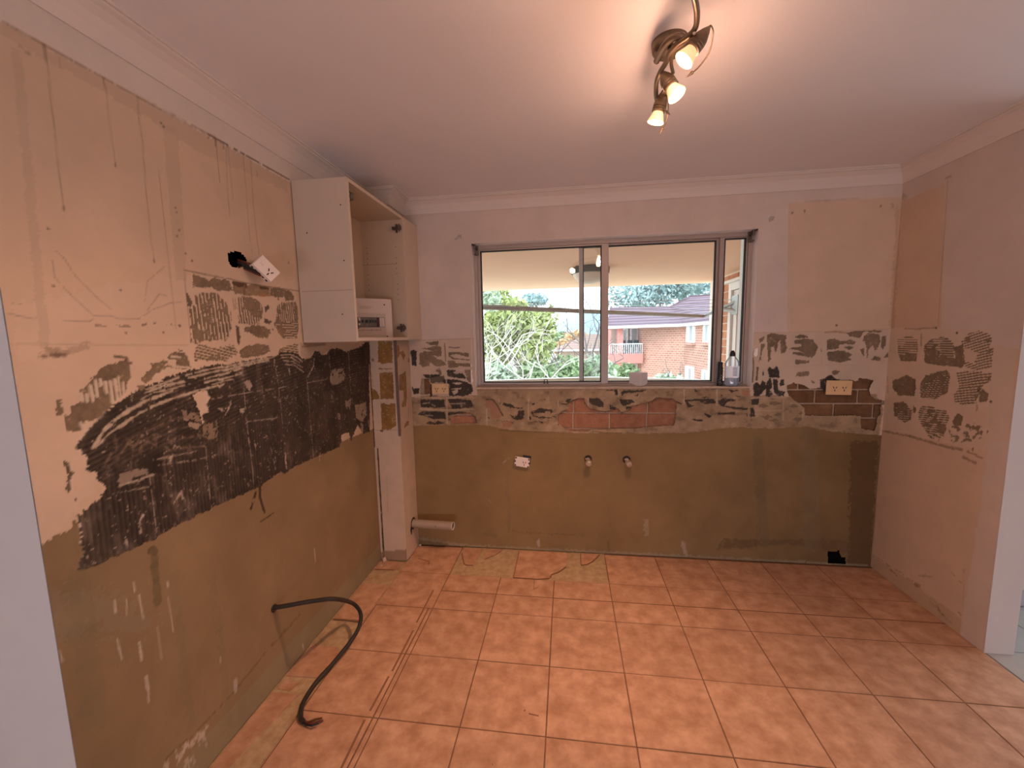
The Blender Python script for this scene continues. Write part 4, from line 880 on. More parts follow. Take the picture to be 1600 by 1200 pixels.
# ================================================================== WINDOW
win = empty('window_1', ((WX0 + WX1) / 2, YB + .085, WZ0), kind='structure')
def wpart(mb, name, m_, par=win, **k):
    for i, v in enumerate(mb.v): mb.v[i] = (v[0] - win.location[0], v[1] - win.location[1], v[2] - win.location[2])
    return mb.build(name, m_, par, **k)
FY0, FY1 = YB + .07, YB + .135
fr = MB(); t = .024
fr.box((WX0, FY0, WZ0), (WX0 + t, FY1, WZ1)).box((WX1 - t, FY0, WZ0), (WX1, FY1, WZ1)).box((WX0 + t, FY0, WZ1 - t), (WX1 - t, FY1, WZ1)).box((WX0 + t, FY0, WZ0), (WX1 - t, FY1, WZ0 + .014)).box((WX0 + t, FY0 - .012, WZ0), (WX1 - t, FY0, WZ0 + .008)).box((WX0 + t, FY0 + .030, WZ1 - t - .008), (WX1 - t, FY0 + .034, WZ1 - t)).box((WX0 - .004, FY0 - .004, WZ1 - .010), (WX1 + .004, FY0, WZ1 + .001))
wpart(fr, 'window_frame', MT['alu'], bevel=.002)
def sash(x0, x1, y0, wl_, wr_, z0, z1, rail, name='sash'):
    m_ = MB(); d = .022
    m_.box((x0, y0, z0), (x0 + wl_, y0 + d, z1)).box((x1 - wr_, y0, z0), (x1, y0 + d, z1)).box((x0 + wl_, y0, z0), (x1 - wr_, y0 + d, z0 + rail)).box((x0 + wl_, y0, z1 - rail), (x1 - wr_, y0 + d, z1))
    s_ = wpart(m_, name, MT['alu'], bevel=.002)
    g = MB(); a, b, c, e = x0 + wl_, x1 - wr_, z0 + rail, z1 - rail; k = .0055
    g.box((a, y0 - .001, c), (a + k, y0 + d, e)).box((b - k, y0 - .001, c), (b, y0 + d, e)).box((a, y0 - .001, c), (b, y0 + d, c + k)).box((a, y0 - .001, e - k), (b, y0 + d, e))
    wpart(g, 'gasket', MT['gasket'], s_)
    p = MB().box((a, y0 + .009, c), (b, y0 + .013, e)); wpart(p, 'pane', MT['glass'], s_)
    return s_
s1 = sash(WX0 + t, .270, FY0 + .006, .020, .046, WZ0 + .014, WZ1 - t, .012)
s2 = sash(.080, .975, FY0 + .036, .026, .034, WZ0 + .014, WZ1 - t, .010)
s3 = sash(.955, WX1 - t, FY0 + .010, .026, .010, WZ0 + .014, WZ1 - t, .008)
lx = un(853, 594, 1, FY0)[0]
wpart(MB().tube([(lx - .012, FY0, WZ0 + .018), (lx - .012, FY0 - .012, WZ0 + .024), (lx - .011, FY0 - .014, WZ0 + .046), (lx + .011, FY0 - .014, WZ0 + .046), (lx + .012, FY0 - .012, WZ0 + .024), (lx + .012, FY0, WZ0 + .018)], .0032, 6), 'latch', MT['black'], s1)

# curtain brackets in the top corners of the reveal, and hook scars beside
for x, lab in ((WX0 + .022, 'dark bent curtain bracket in the top left window corner'), (WX1 - .022, 'small dark curtain bracket in the top right window corner')):
    sg = 1 if x < 0 else -1
    b = empty('curtain_bracket', (x, YB + .02, WZ1 - .02), label=lab, cat='bracket', group='curtain brackets')
    MB().box((-.012, .0, -.045), (.012, .045, -.040)).box((-.012, .042, -.045), (.012, .046, .018)).box((-.003, -.012, -.01), (.003, .045, .018)).build('plate', MT['hinge'], b, bevel=.001)
    MB().tube([(-sg * .018, -.018, .018), (0, 0, .008), (sg * .004, .03, -.01)], .004, 6).build('hook', MT['black'], b)
for (u, v), lab in (((717, 370), 'torn plaster lump left above the window'), ((1205, 342), 'old wall hook scar right above the window')):
    p = un(u, v, 1, YB); b = empty('wall_hook', tuple(p), label=lab, cat='hook', group='wall hook remains')
    m_ = MB()
    if u < 800: m_.tube([(-.028, -.001, -.016), (-.012, -.004, -.010), (.002, -.006, .004), (.012, -.004, .010), (.014, -.002, -.016)], [.004, .006, .009, .006, .003], 7)
    else: m_.lathe([(0, .010), (.009, .009), (.013, .004), (.014, 0)], 12, axis=(0, -1, 0)).tube([(-.012, -.006, -.018), (0, -.012, -.002), (.012, -.008, .010)], .004, 6)
    m_.build('stub', MT['wall'] if False else mat('hook_paint', (.56, .48, .42), .8), b, smooth=True)

# ================================================================== CUPBOARD
CX0, CX1, CY0, CY1, CZ0, CZ1 = XL + .004, -.992, 1.836, 2.488, 1.489, 2.236
cab = empty('wall_cupboard', (CX0, CY0, CZ0), label='doorless cream wall cupboard beside the pillar, hinges and switchboard inside', cat='cupboard')
def cpart(mb, name, m_, par=cab, **k):
    mb.v = [(v[0] - CX0, v[1] - CY0, v[2] - CZ0) for v in mb.v]
    return mb.build(name, m_, par, **k)
th = .016
near = cpart(MB().box((CX0, CY0, CZ0), (CX1, CY0 + th, CZ1)), 'side_panel', MT['melamine'], bevel=.0008)
far = cpart(MB().box((CX0, CY1 - th, CZ0), (CX1, CY1, CZ1)), 'side_panel', MT['melin'], bevel=.0008)
top = cpart(MB().box((CX0, CY0 + th, CZ1 - th), (CX1 - .001, CY1 - th, CZ1)), 'top_panel', MT['melin'], bevel=.0008)
bot = cpart(MB().box((CX0, CY0 + th + .001, CZ0 + .002), (CX1 - .001, CY1 - th - .001, CZ0 + .002 + th)), 'bottom_panel', MT['edge'], bevel=.0008)
cpart(MB().box((CX0 + .0005, CY0 + th, CZ0 + th), (CX0 + .004, CY1 - th, CZ1 - th)), 'back_panel', MT['melin'])
for nm, a, b in (('edge_strip', (CX1, CY0, CZ0), (CX1 + .001, CY0 + th, CZ1)), ('edge_strip', (CX1 - .001, CY0 + th, CZ1 - th), (CX1 + .0005, CY1 - th, CZ1)), ('edge_strip', (CX1, CY1 - th, CZ0), (CX1 + .001, CY1, CZ1))):
    cpart(MB().box(a, b), nm, MT['edge'])
cpart(MB().box((CX1 - .016, CY1 + .003, CZ0 + .004), (CX1, YB - .001, CZ1 + .004)), 'filler_panel', MT['edge'], bevel=.001)
pin = MB()
for k in range(12):
    z = 2.060 - k * .032
    for x in (-1.231, -1.043):
        if (k * 7 + (x > -1.1)) % 5 == 3: continue
        pin.lathe([(.0028, 0), (0, .0006)], 8, (x, CY1 - th - .0002, z), (0, -1, 0))
for x, z in ((-1.10, 1.62), (-1.02, 1.55)): pin.lathe([(.0028, 0), (0, .0006)], 8, (x, CY1 - th - .0002, z), (0, -1, 0))
cpart(pin, 'pin_hole', MT['slot'], far, kind='stuff')
cpart(MB().box((-1.262, CY1 - th - .0006, 1.957), (-1.035, CY1 - th - .0001, 1.961)), 'shelf_mark', mat('shelf_scar', (.42, .31, .22), .7), far)
for u, v in ((532, 320), (479.6, 364), (537.6, 407), (535, 491)):
    p = un(u, v, 1, CY0); sp = MB().lathe([(.0035, 0), (.002, .0008), (0, .0009)], 8, tuple(p), (0, -1, 0))
    cpart(sp, 'screw', MT['slot'], near)
pl = [un(465, 456, 1, CY0), un(550, 452, 1, CY0)]
cpart(MB().box((CX0 + .01, CY0 - .0004, pl[0][2] - .002), (CX1 - .006, CY0, pl[0][2] + .002)), 'scribe_line', mat('scribe_mark', (.44, .34, .26), .6), near)
def hinge(x, y, z, side):
    m_ = MB(); s_ = side      # side -1: on far panel facing -y, +1: on near panel facing +y
    m_.box((x - .032, min(y, y + s_ * .008), z - .010), (x + .004, max(y, y + s_ * .008), z + .010))
    m_.box((x - .016, min(y, y + s_ * .006), z - .026), (x - .004, max(y, y + s_ * .006), z + .026))
    m_.box((x - .034, min(y + s_ * .008, y + s_ * .019), z - .007), (x + .012, max(y + s_ * .008, y + s_ * .019), z + .007))
    m_.lathe([(.001, -.006), (.017, -.006), (.017, .005), (.012, .006), (.001, .006)], 14, (x + .014, y + s_ * .022, z), (1, .35 * s_, 0))
    m_.tube([(x + .010, y + s_ * .012, z - .022), (x + .012, y + s_ * .018, z), (x + .010, y + s_ * .012, z + .024)], .004, 6)
    m_.lathe([(.0001, 0), (.005, 0), (.005, .003), (.0001, .003)], 8, (x - .01, y + s_ * .007, z - .018), (0, s_, 0)).lathe([(.0001, 0), (.005, 0), (.005, .003), (.0001, .003)], 8, (x - .01, y + s_ * .007, z + .018), (0, s_, 0))
    return m_
for x, y, z, s_, par in ((-1.020, CY1 - th, 2.168, -1, far), (-1.022, CY1 - th, 1.566, -1, far), (-1.004, CY0 + th, 2.160, 1, near), (-1.004, CY0 + th, 1.572, 1, near)):
    cpart(hinge(x, y, z, s_), 'hinge', MT['hinge'], par, bevel=.001)
# ---- switchboard standing across the corner of the cupboard
sbA = math.radians(45)
sb = empty('switchboard', (-1.050, 2.385, CZ0 + .018), (0, 0, sbA), label='small white switchboard with a row of breakers inside the open cupboard', cat='switchboard')
# local: face in the plane y=0 looking to -y, x from -0.235 to 0
MB().box((-.235, .010, 0), (-.004, .060, .226)).build('backbox', MT['swwhite'], sb, bevel=.003)
MB().box((-.238, .0, 0), (0, .012, .230)).build('cover', MT['swwhite'], sb, bevel=.005)
MB().box((-.215, -.007, .012), (-.042, .001, .142)).build('door_surround', mat('surround_plastic', (.60, .50, .43), .45), sb, bevel=.003)
MB().box((-.210, -.0082, .062), (-.052, -.006, .120)).build('breaker_window', MT['slot'], sb)
br = []
for i, (c_, w_) in enumerate((('swwhite', .012), ('swgrey', .020), ('swgrey', .026), ('swgrey', .015), ('swgrey', .015), ('swgrey', .013), ('swred', .016), ('swwhite', .014), ('swwhite', .014))):
    x0 = -.206 + sum(b_ for b_ in br); br.append(w_ + .0008)
    q = MB().box((x0, -.012, .064), (x0 + w_, -.007, .118)).build('breaker', MT[c_], sb, bevel=.0008)
    if i in (1, 2, 3, 4, 5):
        MB().box((x0 + w_ * .25, -.018, .088), (x0 + w_ * .75, -.011, .104)).build('toggle', MT['black'], q, bevel=.0008)
pr = MB(); random.seed(4)
for k in range(14):
    x0 = -.205 + k * .0098; pr.box((x0, -.0076, .042 + random.uniform(-.002, .002)), (x0 + .005, -.0068, .046 + random.uniform(0, .004)))
for k in range(3): pr.box((-.19 + .0 * k, -.0006, .170 + .006 * k), (-.13 + .01 * (k % 2), 0, .1712 + .006 * k))
pr.build('lettering', MT['print'], sb, kind='stuff')
for x, z in ((-.045, .195), (-.036, .008), (-.215, .218), (-.185, .131)): MB().lathe([(.0045, 0), (.003, .0015), (0, .0016)], 8, (x, 0, z), (0, -1, 0)).build('screw', MT['slot'], sb)

# ================================================================== OUTLETS
def gpo(name, loc, rot, label, double=True, m_=None, w_=.118, h_=.074, blk=True, switch=True):
    e = empty(name, loc, rot, label=label, cat='outlet', group='power outlets')
    MB().box((-w_ / 2, -.010, -h_ / 2), (w_ / 2, 0, h_ / 2)).build('plate', m_, e, bevel=.003)
    sl = MB()
    for cx in ((-.024, .028) if double else (.016,)):
        for dx, dz, an in ((-.008, .005, .5), (.008, .005, -.5), (0, -.012, 0)):
            c_, s_ = math.cos(an), math.sin(an); hw, hh = .0022, .0062
            pts = [(cx + dx + a * c_ - b * s_, dz - .004 + a * s_ + b * c_) for a, b in ((-hw, -hh), (hw, -hh), (hw, hh), (-hw, hh))]
            sl.prism(pts, 1, -.0106, -.0099)
    sl.build('socket_slot', MT['slot'], e, kind='stuff')
    if switch:
        for cx in ((-.045, .045) if double else (-.024,)):
            MB().box((cx - .008, -.014, .014 if double else -.006), (cx + .008, -.009, .028 if double else .008)).build('switch', m_, e, bevel=.002)
    return e
g1 = un(688, 607.5, 1, YB - .006); g2 = un(1309.5, 605.5, 1, YB - .010)
o1 = gpo('power_outlet', (g1[0], YB - .005, g1[2]), (0, 0, 0), 'cream double power outlet on the stripped wall left of the window', m_=MT['gpocream'])
o2 = gpo('power_outlet', (g2[0], YB - .012, g2[2]), (0, math.radians(1), 0), 'cream double power outlet on bare brick right of the window', m_=MT['gpocream'], w_=.142, h_=.088)
MB().box((-.04, 0, -.03), (.04, .05, .03)).build('wall_box', MT['black'], o1); MB().box((-.05, 0, -.04), (.05, .05, .04)).build('wall_box', MT['black'], o2)
g3 = un(816, 721.5, 1, YB - .012)
o3 = gpo('power_outlet', (g3[0], YB - .014, g3[2]), (0, math.radians(9), 0), 'small white tilted power outlet low on the grey render', double=False, m_=MT['gpowhite'], w_=.102, h_=.068)
MB().box((.0, .001, -.01), (.056, .013, .046)).build('wall_box', MT['black'], o3)
ck = MB()
for x, z in ((-.044, .026), (-.044, -.026), (.044, .026), (.044, -.026), (-.048, 0), (.048, 0)): ck.box((x - .005, -.0108, z - .005), (x + .005, -.0098, z + .005))
ck.build('screw_recess', MT['slot'], o3, kind='stuff')
# outlet pulled out of the left wall, hanging on its wires
hp = un(415.3, 420.2, 0, XL + .065)
o4 = gpo('power_outlet', tuple(hp), (0, 0, 0), 'white power outlet pulled from the left wall, hanging on dark wires', double=False, m_=MT['gpowhite'], w_=.090, h_=.062)
MB().box((-.044, .003, -.030), (.044, .022, .030)).build('backbox', MT['gpowhite'], o4, bevel=.002)
bx = MB()
for k in range(5): bx.box((-.040 + k * .017, .006, .0295), (-.031 + k * .017, .015, .0308)); bx.box((-.040 + k * .017, .006, -.0308), (-.031 + k * .017, .015, -.0295))
bx.build('terminal_slot', MT['slot'], o4, kind='stuff')
a_ = Vector((.0396, .0577, .0566)).normalized(); b_ = Vector((-.0177, .0459, -.0346)).normalized(); n_ = a_.cross(b_).normalized()
if n_.z < 0: n_ = -n_
cw_ = lambda v: Vector(ROT[:, 0]) * v.x - Vector(ROT[:, 2]) * v.y + Vector(ROT[:, 1]) * v.z
xw, yw = cw_(a_).normalized(), cw_(n_).normalized(); zw = xw.cross(yw).normalized(); yw = zw.cross(xw)
R_ = Matrix((xw, yw, zw)).transposed()
o4.rotation_euler = R_.to_euler()
inv = (Matrix.Translation(o4.location) @ R_.to_4x4()).inverted()
hole = un(372, 410, 0, XL - .02)
for k, (m_, dz, r) in enumerate((('cable', 0, .006), ('redwire', .010, .0042), ('black', -.008, .005), ('redwire', -.014, .0035))):
    a = Vector(hole) + Vector((0, .0, dz)); c_ = Vector(hp) + yw * .02 + Vector((0, -.006, -.010 + dz * .8)); b = (a + c_) / 2 + Vector((.035, .0, -.012 + dz * .5))
    MB().tube([inv @ Vector(p) for p in catmull([a, a * .7 + b * .3 + Vector((.01, 0, -.004)), b, c_], 6)], r, 8).build('wire', MT[m_], o4, smooth=True)

# ================================================================== PIPES, TAPS, CABLE
pp = un(645, 818, 0, PX); p2 = un(709, 821, 1, pp[1] - .02)
p0 = Vector((PX - .02, pp[1] + .004, pp[2])); p1 = Vector((p2[0], pp[1] - .03, p2[2]))
pipe = empty('waste_pipe', tuple(p0), label='short grey plastic waste pipe sticking out of the pillar side', cat='pipe')
ax = (p1 - p0); Lp = ax.length
MB().lathe([(.0285, -.02), (.0285, Lp - .001), (.0275, Lp), (.0245, Lp), (.0245, Lp - .14), (.0001, Lp - .14)], 28, axis=tuple(ax.normalized())).build('tube', MT['pvc'], pipe, smooth=True)
MB().lathe([(.0287, Lp - .004), (.0287, Lp + .0008), (.0243, Lp + .0008), (.0243, Lp - .006)], 28, axis=tuple(ax.normalized())).build('cut_end', MT['pvccut'], pipe, label='paler cut rim')
MB().lathe([(.0001, Lp - .012), (.0246, Lp - .012)], 20, axis=tuple(ax.normalized())).build('bore', MT['hole'], pipe)
MB().lathe([(.030, .019), (.044, .0215), (.036, .0225), (.0287, .0225)], 14, origin=tuple(-ax.normalized() * 0), axis=(1, 0, 0)).build('hole_edge', MT['slot'], pipe)
MB().lathe([(.0001, .0), (.004, .0), (.0001, .001)], 8, origin=tuple(ax * .62 + Vector((0, -.0287, .003))), axis=(0, -1, 0)).build('mark', MT['slot'], pipe)
for (u, v), lab, tilt in (((919, 717), 'left capped brass water outlet stub on the grey render', .0), ((979, 718), 'right capped brass water outlet stub on the grey render', .35)):
    p = un(u, v, 1, YB)
    e = empty('water_outlet', tuple(p), label=lab, cat='tap', group='capped water outlets')
    dr_ = Vector((.25 * tilt, -1, -.18))
    MB().lathe([(.0001, 0), (.026, 0), (.025, .003), (.0001, .004)], 14, axis=(0, -1, 0)).build('flange', MT['slot'], e)
    MB().lathe([(.012, 0), (.012, .026), (.017, .026), (.017, .036), (.014, .037), (.014, .06)], 16, axis=tuple(dr_)).build('stub', MT['brass'], e, smooth=True)
    d_ = dr_.normalized() * .050
    MB().lathe([(.021, 0), (.0225, .002), (.0225, .020), (.018, .026), (.0001, .027)], 6, tuple(d_), tuple(dr_)).build('cap', MT['brass'], e, bevel=.001)
    MB().tube([tuple(d_ * .6 + Vector((-.02, 0, .014))), tuple(d_ * .6 + Vector((.004, -.004, .018)))], .005, 8).build('lug', MT['brass'], e)
c0 = un(425, 950, 0, XL - .01)
cp = [c0, un(450, 946, 0, XL + .06), un(490, 939, 0, XL + .16), un(525, 936, 0, XL + .24)]
q1 = un(553, 944, 2, .14); q2 = un(564, 962, 2, .11); q3 = un(556, 990, 2, .075); q4 = un(524, 1032, 2, .035); q5 = un(494, 1066, 2, .014); q6 = un(474, 1098, 2, .010); q7 = un(470, 1120, 2, .010); q8 = un(474, 1128, 2, .009)
# keep the looping part a smooth arc in space
cabp = catmull([c0, cp[1], cp[2], cp[3], q1, q2, q3, q4, q5, q6, q7, q8], 7)
cab_e = empty('power_cable', tuple(c0), label='thick dark cable looping from the left wall down to the floor', cat='cable')
loc = Vector(c0)
MB().tube([Vector(p) - loc for p in cabp], .0095, 12).build('sheath', MT['cable'], cab_e, smooth=True)
for k, (e1, e2, e3, m_) in enumerate((((484, 1131), (494, 1130), (505, 1125), 'redwire'), ((482, 1128), (492, 1124), (503, 1122), 'copper'), ((478, 1133), (488, 1134), (498, 1130), 'black'))):
    MB().tube([Vector(un(*p, 2, z)) - loc for p, z in (((473, 1127), .009), (e1, .006), (e2, .006 + .004 * k), (e3, .008 + .004 * k))], .0036, 8).build('core_wire', MT[m_], cab_e)
MB().lathe([(.011, -.001), (.018, .0105), (.012, .0115)], 12, axis=(1, 0, 0)).build('hole_edge', MT['slot'], cab_e)

# ================================================================== THINGS ON THE SILL
bxo = un(1001, 605, 1, YB + .030)
e = empty('card_box', (bxo[0], YB + .026, WZ0 + .0005), (0, 0, math.radians(45)), label='small white card box with faint print on the window sill', cat='box')
bw_, bh = .092, .088
bb = MB().box((0, 0, 0), (bw_ * .80, bw_, bh))
bb.v = [(x, y, z) for x, y, z in bb.v]
bb.build('carton', MT['boxpaper'], e, bevel=.0012)
pr = MB(); random.seed(9)
for k in range(5):
    z = .066 - k * .010; y0 = .018
    while y0 < .07:
        w_ = random.uniform(.004, .012); pr.box((-.0006, y0, z), (0, min(y0 + w_, .074), z + .0022)); y0 += w_ + random.uniform(.003, .008)
pr.box((.030, -.0006, .040), (.046, 0, .043)).box((.034, -.0006, .046), (.042, 0, .048)).build('faint_lettering', mat('faint_grey_print', (.56, .52, .52), .7), e, kind='stuff')
bt = un(1142, 606, 1, YB + .045)
e = empty('bottle', (bt[0], YB + .040, WZ0), (0, 0, math.radians(-12)), label='clear detergent bottle with black cap on the right end of the sill', cat='bottle')
def oval(mb): mb.v = [(x, y * .62, z) for x, y, z in mb.v]; return mb
oval(MB().lathe([(.0001, .001), (.036, .001), (.043, .006), (.044, .02), (.043, .05), (.044, .12), (.042, .145), (.034, .165), (.022, .182), (.015, .190), (.014, .199), (.0001, .200)], 32)).build('body', MT['clear'], e, smooth=True)
oval(MB().lathe([(.0001, .003), (.035, .003), (.0415, .008), (.0425, .02), (.0415, .05), (.0400, .052), (.0001, .052)], 32)).build('liquid', MT['liquid'], e, smooth=True)
lb = MB(); n = 14
for k in range(n):
    a0, a1 = [math.radians(205 + (335 - 205) * q / n) for q in (k, k + 1)]
    lb.add([(.0452 * math.cos(a), .0452 * math.sin(a) * .62, z) for a in (a0, a1) for z in (.058, .128)], [(0, 2, 3, 1)])
lb.build('label', MT['label'], e)
ink = MB(); random.seed(3)
for c_ in range(4):
    z = .066
    while z < .120:
        h_ = random.uniform(.002, .006); a0 = math.radians(272 + c_ * 9); a1 = a0 + math.radians(6)
        ink.add([(.0456 * math.cos(a), .0456 * math.sin(a) * .62, zz) for a in (a0, a1) for zz in (z, z + h_)], [(0, 2, 3, 1)]); z += h_ + .0022
ink.build('label_print', MT['labelink'], e, kind='stuff')
MB().lathe([(.016, .190), (.016, .206), (.0135, .208), (.0135, .216), (.009, .219), (.009, .226), (.0001, .227)], 20).build('cap', MT['black'], e, smooth=True)
bk = un(1124, 598, 1, YB + .048)
e = empty('spray_can', (bk[0] + .002, YB + .050, WZ0), label='black narrow can standing on the sill against the right mullion', cat='can')
MB().lathe([(.0001, .0), (.017, .0), (.0175, .003), (.0175, .118), (.015, .124), (.0001, .124)], 20).build('body', MT['black'], e, smooth=True)
MB().lathe([(.0145, .123), (.0150, .126), (.0150, .150), (.013, .154), (.0001, .154)], 20).build('cap', MT['black'], e, smooth=True)
sk_ = MB(); random.seed(5)
for k in range(9):
    a0 = math.radians(250 + random.uniform(-25, 40)); z = random.uniform(.01, .07)
    sk_.add([(.0179 * math.cos(a), .0179 * math.sin(a), zz) for a in (a0, a0 + .12) for zz in (z, z + .004)], [(0, 2, 3, 1)])
sk_.build('label_print', MT['gpowhite'], e, kind='stuff')
# plaster crumbs at the foot of the pillar
random.seed(12)
for i, (u, v, r, lab) in enumerate(((605, 879, .017, 'largest white plaster crumb at the foot of the pillar front'), (596, 884, .010, 'plaster crumb left of the pillar foot'), (653, 859, .012, 'plaster crumb behind the pillar by the back wall'), (587, 887, .008, 'tiny plaster crumb against the left wall skirting line'), (642, 874, .007, 'tiny plaster crumb at the right corner of the pillar'))):
    p = un(u, v, 2, 0)
    if u in (605,): p = np.array([-1.235, PY - .022, 0])
    if u == 653: p = np.array([-1.068, YB - .02, 0])
    bm_ = bmesh.new(); bmesh.ops.create_icosphere(bm_, subdivisions=1, radius=r)
    for v_ in bm_.verts: v_.co = Vector((v_.co.x * random.uniform(.6, 1.2), v_.co.y * random.uniform(.5, 1.0), v_.co.z * (1.3 if i == 0 else .8) * random.uniform(.7, 1.1)))
    zmin = min(v_.co.z for v_ in bm_.verts)
    for v_ in bm_.verts: v_.co.z -= zmin
    me = bpy.data.meshes.new('plaster_crumb'); bm_.to_mesh(me); bm_.free()
    o = link_mesh('plaster_crumb', me, MT['chunk']); o.location = (p[0], p[1], -.002 if p[0] > -1.08 else -.005)
    tag(o, lab, 'debris', 'plaster crumbs by the pillar')

# ================================================================== CEILING LIGHT
cl = empty('ceiling_light', (.30, 1.30, H), label='curved bronze ceiling spotlight bar with lit halogen spots', cat='light')
cl0 = Vector(cl.location)
def lp(u, v, z): return Vector(un(u, v, 2, z)) - cl0
def lbuild(mb, *a, **k): return mb.build(*a, **k)
c0_ = Vector(un(1046, 80, 2, 2.372)); cz = 2.372
MB().lathe([(.0001, -.030), (.046, -.030), (.052, -.024), (.054, -.010), (.054, .0)], 32, origin=tuple(Vector((c0_.x, c0_.y, H)) - cl0)).build('canopy', MT['bronze'], cl, smooth=True)
rodpx = [(1088, -60), (1082, -20), (1086, 0), (1089, 20), (1087, 42), (1077, 55), (1060, 67), (1048, 80), (1041, 97), (1032, 112), (1026, 128), (1025, 147), (1027, 160)]
rod = [lp(u, v, 2.318) for u, v in rodpx]
MB().tube(catmull(rod, 5), .0075, 10).build('rod', MT['bronze'], cl, smooth=True)
MB().tube([Vector((c0_.x, c0_.y, 2.375)) - cl0, lp(1047, 80, 2.318)], .007, 8).build('stem', MT['bronze'], cl)
def spot(tip_px, tip_z, face_px, face_z, energy=LAMP_W, r=.0265, aim=None, dr=None, cone=118, glow=GLOW_W):
    a = Vector(un(*tip_px, 2, tip_z)) - cl0; b = Vector(un(*face_px, 2, face_z)) - cl0
    d = (Vector(dr) if dr else (Vector(aim) - cl0 - b if aim else b - a)).normalized(); Ls = .104
    a = b - d * Ls
    k_ = Ls / .125
    P_ = lambda pr: [(r_, t_ * k_) for r_, t_ in pr]
    sh = MB().lathe(P_([(.0001, 0), (.004, .003), (.012, .020), (.020, .042), (.0225, .058), (.0225, .064), (.0205, .066), (.0225, .068), (.0225, .074), (.0205, .076), (.0225, .078), (.0225, .084), (.0190, .086), (.0001, .086)]), 22, tuple(a), tuple(d)).build('spot_head', MT['bronze'], cl, smooth=True)
    MB().lathe(P_([(.0175, .086), (.020, .096), (r, .116), (r + .0015, .121), (r + .0015, .1245), (r - .001, .125)]), 24, tuple(a), tuple(d)).build('bulb', MT['bulbglass'], sh, smooth=True)
    MB().lathe(P_([(r - .001, .1243), (.012, .1256), (.0001, .1260)]), 24, tuple(a), tuple(d)).build('bulb_face', MT['bulbface'], sh)
    lo = light('SPOT', 'halogen_beam', tuple(b + d * .006), energy, LAMP_COLOR, spot_size=math.radians(cone), spot_blend=1.0, shadow_soft_size=.022)
    lo.rotation_euler = d.to_track_quat('-Z', 'Y').to_euler(); lo.parent = cl
    gl = light('POINT', 'halogen_glow', tuple(a + d * .105 + Vector((0, 0, -.034))), glow, (1.0, .55, .36), shadow_soft_size=.03); gl.parent = cl
    return a, d
h1 = spot((1107, 44), 2.330, (1068, 95), 2.255, energy=LAMP_W * .5, cone=90)
h2 = spot((1036, 116), 2.300, (1058, 149), 2.230, energy=LAMP_W * 1.35, dr=(.4, -.24, -.8), cone=104)
h3 = spot((1034, 148), 2.305, (1024, 192), 2.230, energy=LAMP_W * 2.5, dr=(-.2, .12, -.8), cone=84)
h4 = spot((960, -45), 2.31, (930, -40), 2.24, energy=LAMP_W * .55, aim=(XL, .80, .95), cone=66, glow=GLOW_W * 1.2)
MB().tube(catmull([rod[0], rod[0] * .5 + h4[0] * .5 + Vector((0, -.03, .01)), h4[0]], 5), .006, 8).build('arm', MT['bronze'], cl, smooth=True)
W3 = lambda p: [(960 + x / 5.455, y / 5.455) for x, y in p]
def wire(pts, zs, name='wire_loop'):
    pts = W3(pts); q = [lp(p[0], p[1], z) for p, z in zip(pts, zs)]
    o = MB().tube(catmull(q, 5), .0022, 7).build(name, MT['bronze'], cl, smooth=True)
    d = (q[-1] - q[-2]).normalized(); s_ = d.orthogonal().normalized()
    MB().lathe([(.0001, .016), (.0055, -.006), (.0012, -.010)], 8, tuple(q[-1]), tuple(d)).build('leaf_tip', MT['bronze'], o)
wire([(800, 240), (822, 220), (842, 290), (805, 450), (720, 570), (650, 630)], [2.33, 2.335, 2.325, 2.31, 2.295, 2.28])
wire([(412, 795), (430, 775), (455, 850), (458, 950), (440, 1040), (405, 1110)], [2.305, 2.31, 2.30, 2.28, 2.255, 2.23])
wire([(420, 925), (440, 945), (455, 960)], [2.26, 2.258, 2.255])
MB().tube(catmull([lp(*W3([p])[0], z) for p, z in (((560, 390), 2.318), ((500, 440), 2.315), ((485, 540), 2.31), ((500, 625), 2.30))], 5), .005, 8).build('arm', MT['bronze'], cl, smooth=True)
MB().tube([lp(*W3([(545, 400)])[0], 2.318), lp(*W3([(690, 290)])[0], 2.325)], .006, 8).build('arm', MT['bronze'], cl, smooth=True)
MB().tube([rod[-1], h3[0]], .006, 8).build('arm', MT['bronze'], cl); MB().tube([rod[9], h2[0]], .005, 8).build('arm', MT['bronze'], cl)
MB().tube(catmull([lp(*W3([p])[0], z) for p, z in (((360, 520), 2.35), ((420, 400), 2.34), ((500, 320), 2.335), ((600, 310), 2.325))], 5), [.010] * 15 + [.006], 8).build('scroll', MT['bronze'], cl, smooth=True)
for p in ((680, 284), (502, 625)):
    MB().lathe([(.0001, -.004), (.004, -.002), (.004, .002), (.0001, .004)], 8, tuple(lp(*W3([p])[0], 2.305)), (0, -1, -.5)).build('rivet', MT['brass'], cl)
# a white appliance glimpsed in the room to the right
ap = un(1594, 968, 2, 0)
e = empty('white_appliance', (2.26, 2.36, 0), label='white appliance with a dark seam glimpsed beyond the right wall', cat='appliance')
MB().box((0, 0, .10), (.6, .48, .85)).build('body', MT['white'], e, bevel=.02)
MB().box((.004, -.004, .185), (.6, .02, .20)).build('seam', MT['black'], e)
MB().box((.02, .02, .0), (.58, .46, .10)).build('plinth', mat('plinth_white', (.55, .55, .58), .5), e, bevel=.01)
